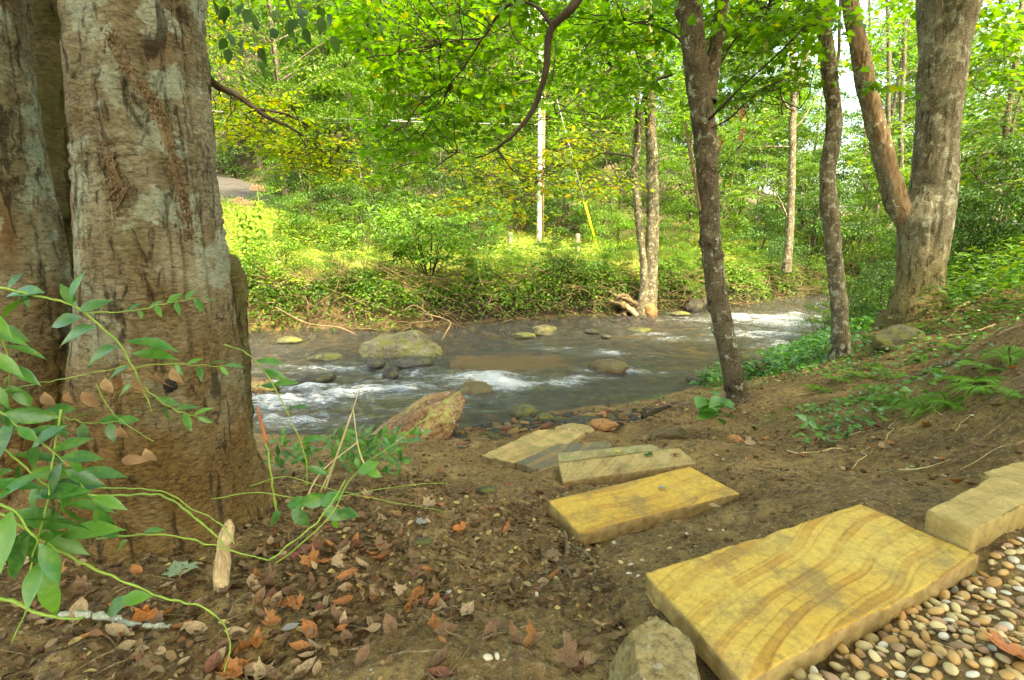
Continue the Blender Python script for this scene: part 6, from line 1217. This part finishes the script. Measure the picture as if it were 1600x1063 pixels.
for k, (px, py, s, lab) in enumerate([(1285, 612, .95, 'fern with a rounded frond, leftmost of the fern patch'), (1350, 590, .9, 'fern right under the foot of the wavy trunk'), (1372, 612, 1.0, 'fern in the middle of the left fern cluster'), (1398, 592, .8, 'small fern behind the left fern cluster'), (1330, 632, .6, 'small low fern below the left fern cluster'),
                                      (1418, 622, .9, 'fern touching the left end of the grey branch'), (1448, 634, 1.0, 'fern below the grey branch lying on the slope'), (1480, 630, .85, 'dark fern right of the one below the branch'), (1520, 600, .95, 'fern with long fronds near the white stone'), (1545, 612, 1.0, 'broad fern near the right edge'), (1575, 560, .9, 'upright fern highest on the right slope'), (1500, 548, .8, 'fern above the grey branch near the pale stick'), (1445, 560, .7, 'fern between forked tree and grey branch'), (1590, 625, .8, 'fern cut by the right edge of the picture'), (1310, 600, .8, 'fern between the leftmost fern and the wavy trunk'), (1365, 575, .7, 'small fern just right of the wavy trunk foot'), (1390, 625, .7, 'small fern in front of the left fern cluster'), (1470, 590, .7, 'small fern behind the lying grey branch'), (1540, 580, .8, 'fern behind the broad right fern'), (1500, 640, .7, 'low fern in front of the right fern row')]):
    q = gp(px, py); r = ferns[k % 2]; o = r if fused[k % 2] == 0 else copy_tree(r); fused[k % 2] += 1; o.location = q; o.rotation_euler = (R_(-4), R_(-8), rng.random()*6); o.scale = (s*.52, s*.52, s*.8); tag(o, lab, 'fern', 'ferns on the right bank slope')
# ------------------------------------------------------------ pebbles, cobbles, litter: individuals
def spread(n, poly_px, z, r0, r1, g, gap=.95, tries=30, p=1.6):
    C = np.array([pz(a, b, z)[:2] for a, b in poly_px]); lo, hi = C.min(0), C.max(0); out = []; A = np.zeros((0, 3)); R = np.sort(r0+(r1-r0)*g.random(n)**p)[::-1]
    for r in R:
        for _ in range(tries):
            q = lo+(hi-lo)*g.random(2)
            if polydist(q[:1], q[1:], C)[0] > 0: continue
            if len(A) and (np.linalg.norm(A[:, :2]-q, axis=1) < (A[:, 2]+r)*gap).any(): continue
            A = np.vstack([A, [q[0], q[1], r]]); break
    return A
def offstone(x, y, m=.0):
    for C, top in CARVE:
        if polydist(np.array([x]), np.array([y]), C)[0] < m: return False
    return True
def plain_stone(name, stops):
    t = NT(name); v = t.co(); c = t.ramp(t.n('ObjectInfo').outputs['Random'], stops); c = t.mix(t.ramp(t.noise(v, 90, 4), [(.4, 0.), (.8, .45)]), c, (.30, .22, .13)); MAT[name] = t.fin(t.pbr(c, .45, t.bump(t.noise(v, 200, 3), .15, .001), spec=.4)); return MAT[name]
plain_stone('peb_white', [(0, (.54, .47, .33)), (1, (.66, .60, .48))]); plain_stone('peb_cream', [(0, (.46, .34, .14)), (1, (.56, .44, .22))]); plain_stone('peb_amber', [(0, (.40, .20, .055)), (1, (.52, .31, .10))]); plain_stone('peb_tan', [(0, (.28, .15, .075)), (1, (.40, .25, .14))]); plain_stone('peb_grey', [(0, (.22, .20, .16)), (1, (.32, .30, .24))])
g = np.random.default_rng(99); PEB = [('white', 'peb_white'), ('cream', 'peb_cream'), ('amber', 'peb_amber'), ('tan', 'peb_tan'), ('grey', 'peb_grey'), ('cream', 'peb_cream'), ('amber', 'peb_amber'), ('amber', 'peb_amber'), ('cream', 'peb_cream'), ('tan', 'peb_tan'), ('white', 'peb_white'), ('amber', 'peb_amber'), ('cream', 'peb_cream'), ('amber', 'peb_amber')]; pm = {}
for i in range(14):
    col, m = PEB[i]; pm[i] = (col, rock_mesh('pebble', 300+i, (2, 1.45, .95), MAT[m], sub=3, planes=3, rough=.05, cut=.85))
def pebble(x, y, r, label, i, group='smooth river pebbles around the steps', dz=.25, z=None):
    col, me_ = pm[i]; o = bpy.data.objects.new('pebble', me_); sc.collection.objects.link(o); z = float(gz(x, y)[0]) if z is None else z; o.location = (x, y, z+r*dz); o.scale = (r, r*g.uniform(.75, 1.1), r*g.uniform(.7, 1.1)); o.rotation_euler = (g.normal()*.25, g.normal()*.25, g.random()*6.28); return tag(o, label.format(col=col), 'pebble', group)
A = spread(560, [(1120, 1085), (1215, 1040), (1400, 950), (1538, 882), (1612, 838), (1640, 1085)], -.875, .0065, .0185, g, .84, 60)
cand = [q for q in A if offstone(q[0], q[1], .004)][:262]
for q in cand:
    px, py = vis(q[0], q[1], -.875); reg = 'by the lower front edge of the largest step' if px < 1340 and py < 1063 else 'at the bottom right corner' if py > 985 and px > 1450 else 'between the largest step and the edging block' if py < 930 else 'in the middle of the pebble bed'
    pebble(q[0], q[1], q[2], 'smooth {col} pebble '+reg, g.integers(14))
for k, (px, py, col) in enumerate([(851, 866, 0), (838, 930, 0), (868, 846, 2), (890, 848, 2), (993, 832, 0), (1073, 836, 0), (1045, 858, 1), (1033, 834, 1), (986, 881, 0), (983, 890, 0), (997, 896, 0), (943, 973, 1), (777, 1037, 0), (763, 1037, 0), (1003, 872, 0), (970, 876, 1), (896, 842, 1), (735, 880, 2), (918, 862, 1), (950, 885, 3), (1018, 960, 1), (1032, 835, 2), (1165, 720, 0), (1130, 717, 0), (1463, 716, 0), (1419, 727, 0), (1520, 648, 0), (1476, 740, 3), (1240, 700, 4), (845, 890, 3), (870, 905, 1), (700, 930, 4), (1405, 708, 2), (1130, 830, 1), (1110, 828, 1)]):
    q = gp(px, py); pebble(q[0], q[1], g.uniform(.007, .013), '{col} pebble lying alone on bare soil '+('left of the ochre step' if px < 900 and py < 950 else 'at the bottom centre' if py > 950 else 'between the two big steps' if px < 1180 and py > 780 else 'on the bare right slope'), [0, 1, 2, 3, 4][col])
# cobbles on the shore
cm = {}
for i, m in enumerate(['stone_slate', 'stone_slate', 'stone_tan', 'stone_ochre', 'stone_rust', 'stone_slate', 'stone_tan', 'rock_moss']):
    cm[i] = ({'stone_slate': 'dark slate', 'stone_tan': 'tan', 'stone_ochre': 'ochre', 'stone_rust': 'rusty', 'rock_moss': 'mossy'}[m], rock_mesh('cobble', 400+i, (2, 1.3, .55), MAT[m], sub=3, planes=9, rough=.08))
A = spread(330, [(690, 700), (730, 655), (820, 640), (960, 622), (1060, 628), (1075, 645), (1000, 668), (930, 690), (840, 670), (790, 695), (720, 735)], -1.66, .025, .075, g, .82, 40, 2.2)
for q in [q for q in A if offstone(q[0], q[1], .01)][:230]:
    i = g.integers(8); col, me_ = cm[i]; o = bpy.data.objects.new('cobble', me_); sc.collection.objects.link(o); z = float(ground_base(q[0], q[1])[0]); o.location = (q[0], q[1], max(z, WL-.06)+q[2]*.12); o.scale = (q[2], q[2]*g.uniform(.8, 1.1), q[2]*g.uniform(.7, 1.2)); o.rotation_euler = (g.normal()*.2, g.normal()*.2, g.normal()*.7)
    px, py = vis(q[0], q[1], z); tag(o, f'{col} flat cobble on the shore '+('left of the green slab' if px < 790 else 'nearest the water' if py < 650 else 'just behind the steps' if px < 940 else 'below the knobby tree'), 'cobble', 'cobbles along the near shore')
# fallen leaves
lf = {}
def flat_leaf(tp_, mat, curl, seed):
    V, F = tp_; V = V.copy(); g_ = np.random.default_rng(seed); V[:, 2] = V[:, 2]*.4+curl*(.35*(V[:, 0]-.5)**2*3+.6*np.abs(V[:, 1]))+.05*vn(V*5, seed); V[:, 0] -= .5; return mesh('fallen_leaf', V, F, MAT[mat], True)
leaf_mat('lf_brown', [(0, (.20, .115, .06)), (1, (.20, .115, .06))], .15, .6, .2, (1, .9, .7), pscale=14); leaf_mat('lf_tan', [(0, (.36, .25, .14)), (1, (.36, .25, .14))], .15, .6, .2, (1, .9, .7), pscale=14)
leaf_mat('lf_rust', [(0, (.36, .15, .05)), (1, (.36, .15, .05))], .15, .6, .2, (1, .9, .7), pscale=14); leaf_mat('lf_red', [(0, (.20, .075, .045)), (1, (.20, .075, .045))], .15, .55, .3, (1, .9, .7), pscale=14); leaf_mat('lf_orange', [(0, (.52, .17, .04)), (1, (.52, .17, .04))], .2, .5, .3, (1, .9, .7), pscale=14)
leaf_mat('lf_grey', [(0, (.26, .24, .22)), (1, (.26, .24, .22))], .1, .6, .2, (1, .9, .7), pscale=14); leaf_mat('lf_green', [(0, (.26, .34, .20)), (1, (.26, .34, .20))], .1, .6, .2, (1, .9, .7), pscale=14); leaf_mat('lf_yellow', [(0, (.55, .42, .06)), (1, (.55, .42, .06))], .2, .5, .2, (1, .9, .7), pscale=14)
KIND = [('brown', 'lf_brown'), ('tan', 'lf_tan'), ('russet', 'lf_red'), ('tan', 'lf_tan'), ('brown', 'lf_brown'), ('rusty orange', 'lf_rust'), ('brown', 'lf_brown'), ('rusty orange', 'lf_rust'), ('tan', 'lf_tan')]
for i, (c_, m) in enumerate(KIND):
    for j, (nm, tp_) in enumerate((('narrow', NL_LONG), ('oval', NL_BRD), ('lobed', L_MAPLE))): lf[(i, j)] = (c_, nm, flat_leaf(tp_, m, g.uniform(.5, 1.6), 500+i*3+j))
def fleaf(px, py, size, me_, label, rz=None, group=None, up=.006, zz=None):
    q = gp(px, py); o = bpy.data.objects.new('fallen_leaf', me_); sc.collection.objects.link(o); o.location = (q[0], q[1], q[2]+up if zz is None else zz); o.scale = (size,)*3; o.rotation_euler = (g.normal()*.3, g.normal()*.3, g.random()*6.28 if rz is None else rz); return tag(o, label, 'leaf', group)
regs = [(330, 500, 1000, 1063, 26), (180, 420, 900, 1063, 30), (400, 600, 850, 1000, 62), (520, 700, 850, 1063, 40), (430, 620, 780, 880, 26), (650, 950, 900, 1060, 24), (600, 880, 760, 900, 16), (1180, 1600, 560, 720, 26), (1240, 1600, 660, 780, 12), (0, 160, 880, 1063, 14), (1100, 1400, 610, 700, 12)]
for x0, x1, y0, y1, n in regs:
    for k in range(n):
        px, py = g.uniform(x0, x1), g.uniform(y0, y1); q = gp(px, py)
        if not offstone(q[0], q[1], .03): continue
        ki = g.integers(9); c_, nm, me_ = lf[(ki, g.choice([0, 1, 1, 1, 0, 2]) if ki != 99 else 1)]; sz = g.uniform(.028, .07)*(1.2 if q[1] > 2 else 1)
        reg = ('at the bottom left under the shrub' if px < 330 else 'in the litter right of the wooden stake' if px < 500 else 'in the litter left of centre' if px < 700 else 'on the bare soil at the centre' if px < 1000 else 'on the right bank slope')
        fleaf(px, py, sz, me_, f'{c_} {nm} dead leaf {reg}', group='dead leaves scattered on the soil')
def special(px, py, sz, tp_, mat, lab, rz, curl=.4, zz=None, up=.008): o = fleaf(px, py, sz, flat_leaf(tp_, mat, curl, px), lab, rz, None, up, zz); o.rotation_euler[0] *= .3; o.rotation_euler[1] *= .3
special(715, 833, .062, L_MAPLE, 'lf_orange', 'bright orange lobed leaf alone on soil left of the ochre step', 3.0)
special(281, 903, .088, L_MAPLE, 'lf_green', 'pale grey green lobed leaf beside the wooden stake', 2.4, .2); special(235, 975, .07, L_MAPLE, 'lf_orange', 'large orange leaf right of the lichen twig', .3, .5); special(190, 962, .05, NL_BRD, 'lf_orange', 'folded orange leaf touching the lichen twig', .2, .8)
special(510, 879, .05, NL_LONG, 'lf_orange', 'narrow orange brown leaf on the litter left of centre', .3, .6); special(455, 990, .045, NL_BRD, 'lf_grey', 'pale grey oval leaf in the bottom left litter', .6, .2); special(661, 826, .05, L_MAPLE, 'lf_grey', 'whitish leaf scrap above the green stone', 0, .3)
special(905, 1045, .06, NL_LONG, 'lf_red', 'dark red curled leaf left of the corner rock', 1.1, .8); special(1428, 727, .04, NL_BRD, 'lf_green', 'pale green leaf on the soil left of the edging blocks', 0, .3); special(690, 735, .05, L_MAPLE, 'lf_red', 'reddish leaf on the path left of the weathered slab', 0, .4)
special(1595, 1045, .10, L_MAPLE, 'lf_orange', 'rust brown leaf cut by the bottom right corner', 0, .5); special(1520, 896, .035, NL_BRD, 'lf_green', 'pale green leaf under the right tip of the largest step', 1.6, .2)
for px, py, z, mat, lab, sz, tp_ in ((1033, 762, -1.05, 'lf_grey', 'pale dry leaf curled on the ochre swirled step', .035, L_MAPLE), (1088, 777, -1.05, 'lf_brown', 'tiny brown leaf on the right part of the ochre step', .016, NL_BRD), (967, 733, -1.19, 'lf_brown', 'small dark leaf on the grey green step', .03, NL_BRD), (1012, 711, -1.19, 'leaf_dark', 'dark green leaf on the grey green step', .055, L_MAPLE), (1055, 710, -1.19, 'lf_red', 'pinkish leaf at the right end of the grey green step', .045, L_MAPLE), (966, 706, -1.235, 'lf_yellow', 'yellow leaf scrap on the thin mossy strip of stone', .035, L_MAPLE), (1115, 790, -1.045, 'lf_tan', 'tan leaf under the front edge of the ochre step', .05, L_MAPLE)):
    q = pz(px, py, z+.006); o = bpy.data.objects.new('fallen_leaf', flat_leaf(tp_, mat, .4, px)); sc.collection.objects.link(o); o.location = q; o.scale = (sz,)*3; o.rotation_euler = (0, 0, g.random()*6); tag(o, lab, 'leaf')
# fine litter and twigs nobody could count
def litter(name, n, mats, size, tp_, h, region, mat):
    P = []; ok = 0; x = g.uniform(region[0], region[1], n); y = g.uniform(region[2], region[3], n); w_ = vn(np.stack([x*2.2, y*2.2, x*0], 1), 61)+region[4]*(-x) > region[5]; x, y = x[w_], y[w_]
    m = np.ones(len(x), bool)
    for C, top in CARVE: m &= polydist(x, y, C) > .02
    m &= y < yn(x)-.15; x, y = x[m], y[m]; n = len(x); z = gz(x, y)+g.random(n)*h+.002; d = np.stack([g.normal(size=n), g.normal(size=n), g.normal(size=n)*.25], 1)
    tag(link(name, leafmesh(name, tp_, np.stack([x, y, z], 1), d, np.array([0, 0, 1.])+g.normal(size=(n, 3))*.45, g.uniform(.5, 1.4, n)*size, MAT[mat])), kind='stuff')
leaf_mat('litter', [(0, (.06, .035, .018)), (.35, (.13, .078, .035)), (.65, (.24, .155, .07)), (.8, (.17, .07, .032)), (.95, (.34, .25, .13)), (1, (.48, .36, .12))], .1, .7, .2, (1, .9, .7), pscale=5)
flat_tpl = (NL_CURL[0]*[1, 1, .45], NL_CURL[1])
litter('leaf_litter', 8500, None, .025, flat_tpl, .010, (-1.8, .3, .7, 2.3, .55, -.10), 'litter'); litter('leaf_crumbs', 34000, None, .009, L_OVAL, .006, (-2, 3.2, .6, 4.6, .05, -.3), 'litter'); litter('slope_litter', 6000, None, .035, L_OVAL, .02, (1.2, 5.6, 1.8, 7, 0, -.1), 'litter')
# crumbs of soil: too many to count
def clods():
    n = 16000; x = g.uniform(-1.9, 4.5, n); y = .6+5*g.random(n)**1.5; m = y < yn(x)-.25
    for C, top in CARVE: m &= polydist(x, y, C) > .012
    m &= vn(np.stack([x*3, y*3, x*0], 1), 71) > -.35; x, y = x[m], y[m]; n = len(x); z = gz(x, y); V, F = ico(1); s = (.0018+.007*g.random(n)**6)*(1+.25*y); J = 1+.35*g.normal(size=(n, len(V), 1)).clip(-1.5, 1.5)*.6
    P = V[None]*J*s[:, None, None]*[1, 1, .75]+np.stack([x, y, z+s*.3], 1)[:, None]; Fa = F[None]+(np.arange(n)*len(V))[:, None, None]
    tag(link('soil_crumbs', mesh('soil_crumbs', P.reshape(-1, 3), Fa.reshape(-1, 3), MAT['crumb'])), kind='stuff')
t = NT('crumb'); r_ = t.n('NewGeometry').outputs['Random Per Island']; MAT['crumb'] = t.fin(t.pbr(t.ramp(r_, [(0, (.07, .042, .018)), (.7, (.16, .105, .045)), (.97, (.24, .165, .08)), (1, (.50, .43, .30))]), .95, spec=.1))
clods()
M = MB()
for k in range(1500):
    x, y = (g.uniform(-1.6, 1.2), g.uniform(.75, 2.4)) if k % 3 else (g.uniform(.8, 5), g.uniform(1.4, 5.5))
    if not offstone(x, y, .02): continue
    a = g.random()*6.28; l = g.uniform(.02, .11)*(1 if k % 3 else 2.2); z = float(gz(x, y)[0])+.004; e = [x+math.cos(a)*l, y+math.sin(a)*l]; z2 = float(gz(*e)[0])+.006; r = g.uniform(.0006, .0018)*(1 if k % 3 else 1.8); M.tube([[x, y, z, r], [(x+e[0])/2+g.normal()*.006, (y+e[1])/2+g.normal()*.006, (z+z2)/2+.004, r], [*e, z2, r*.6]], n=5, seg=4, cap=False)
tag(M.build('twig_litter', MAT['twig_brown']), kind='stuff')
for k in range(34):
    px, py = g.uniform(330, 760) if k < 22 else g.uniform(1150, 1600), g.uniform(800, 1050) if k < 22 else g.uniform(560, 760); q = gp(px, py)
    if not offstone(q[0], q[1], .08): continue
    a = g.random()*6.28; l = g.uniform(.10, .24); r = g.uniform(.0016, .0034); P = []
    for j in range(5): xx = q[0]+math.cos(a+.2*g.normal())*l*j/4; yy = q[1]+math.sin(a)*l*j/4; P.append([xx, yy, float(gz(xx, yy)[0])+.006+r, r*(1-.12*j)])
    m_ = MB(); m_.tube(P, n=20, seg=6, disp=lambda Q: .0005*vn(Q*200, 3)); tag(m_.build('twig', MAT['twig_brown'], None, loc=P[0][:3]), 'thin brown twig lying '+('in the leaf litter left of centre' if k < 22 else 'on the right bank slope'), 'twig', 'loose twigs on the ground')

for k in range(44):
    px, py = g.uniform(1180, 1600), g.uniform(500, 740); q = gp(px, py)
    if not offstone(q[0], q[1], .08): continue
    a = g.normal()*.5+.15; l = g.uniform(.12, .4); r = g.uniform(.0012, .0035); P = []
    for j in range(6): xx = q[0]+math.cos(a+.2*g.normal())*l*j/5; yy = q[1]+math.sin(a)*l*j/5; P.append([xx, yy, float(gz(xx, yy)[0])+.010+r, r*(1-.13*j)])
    m_ = MB(); m_.tube(P, n=24, seg=6, disp=lambda Q: .0008*vn(Q*160, 3)); tag(m_.build('straw_stick', MAT['stem_straw' if k % 2 else 'twig_brown'], None, loc=P[0][:3]), ('pale straw coloured' if k % 2 else 'brown')+' dry stick lying '+('among the ferns' if py < 640 else 'on bare soil below the ferns')+(' near the wavy trunk' if px < 1340 else ' near the forked tree' if px < 1480 else ' near the right edge'), 'stick', 'dry sticks on the right slope')
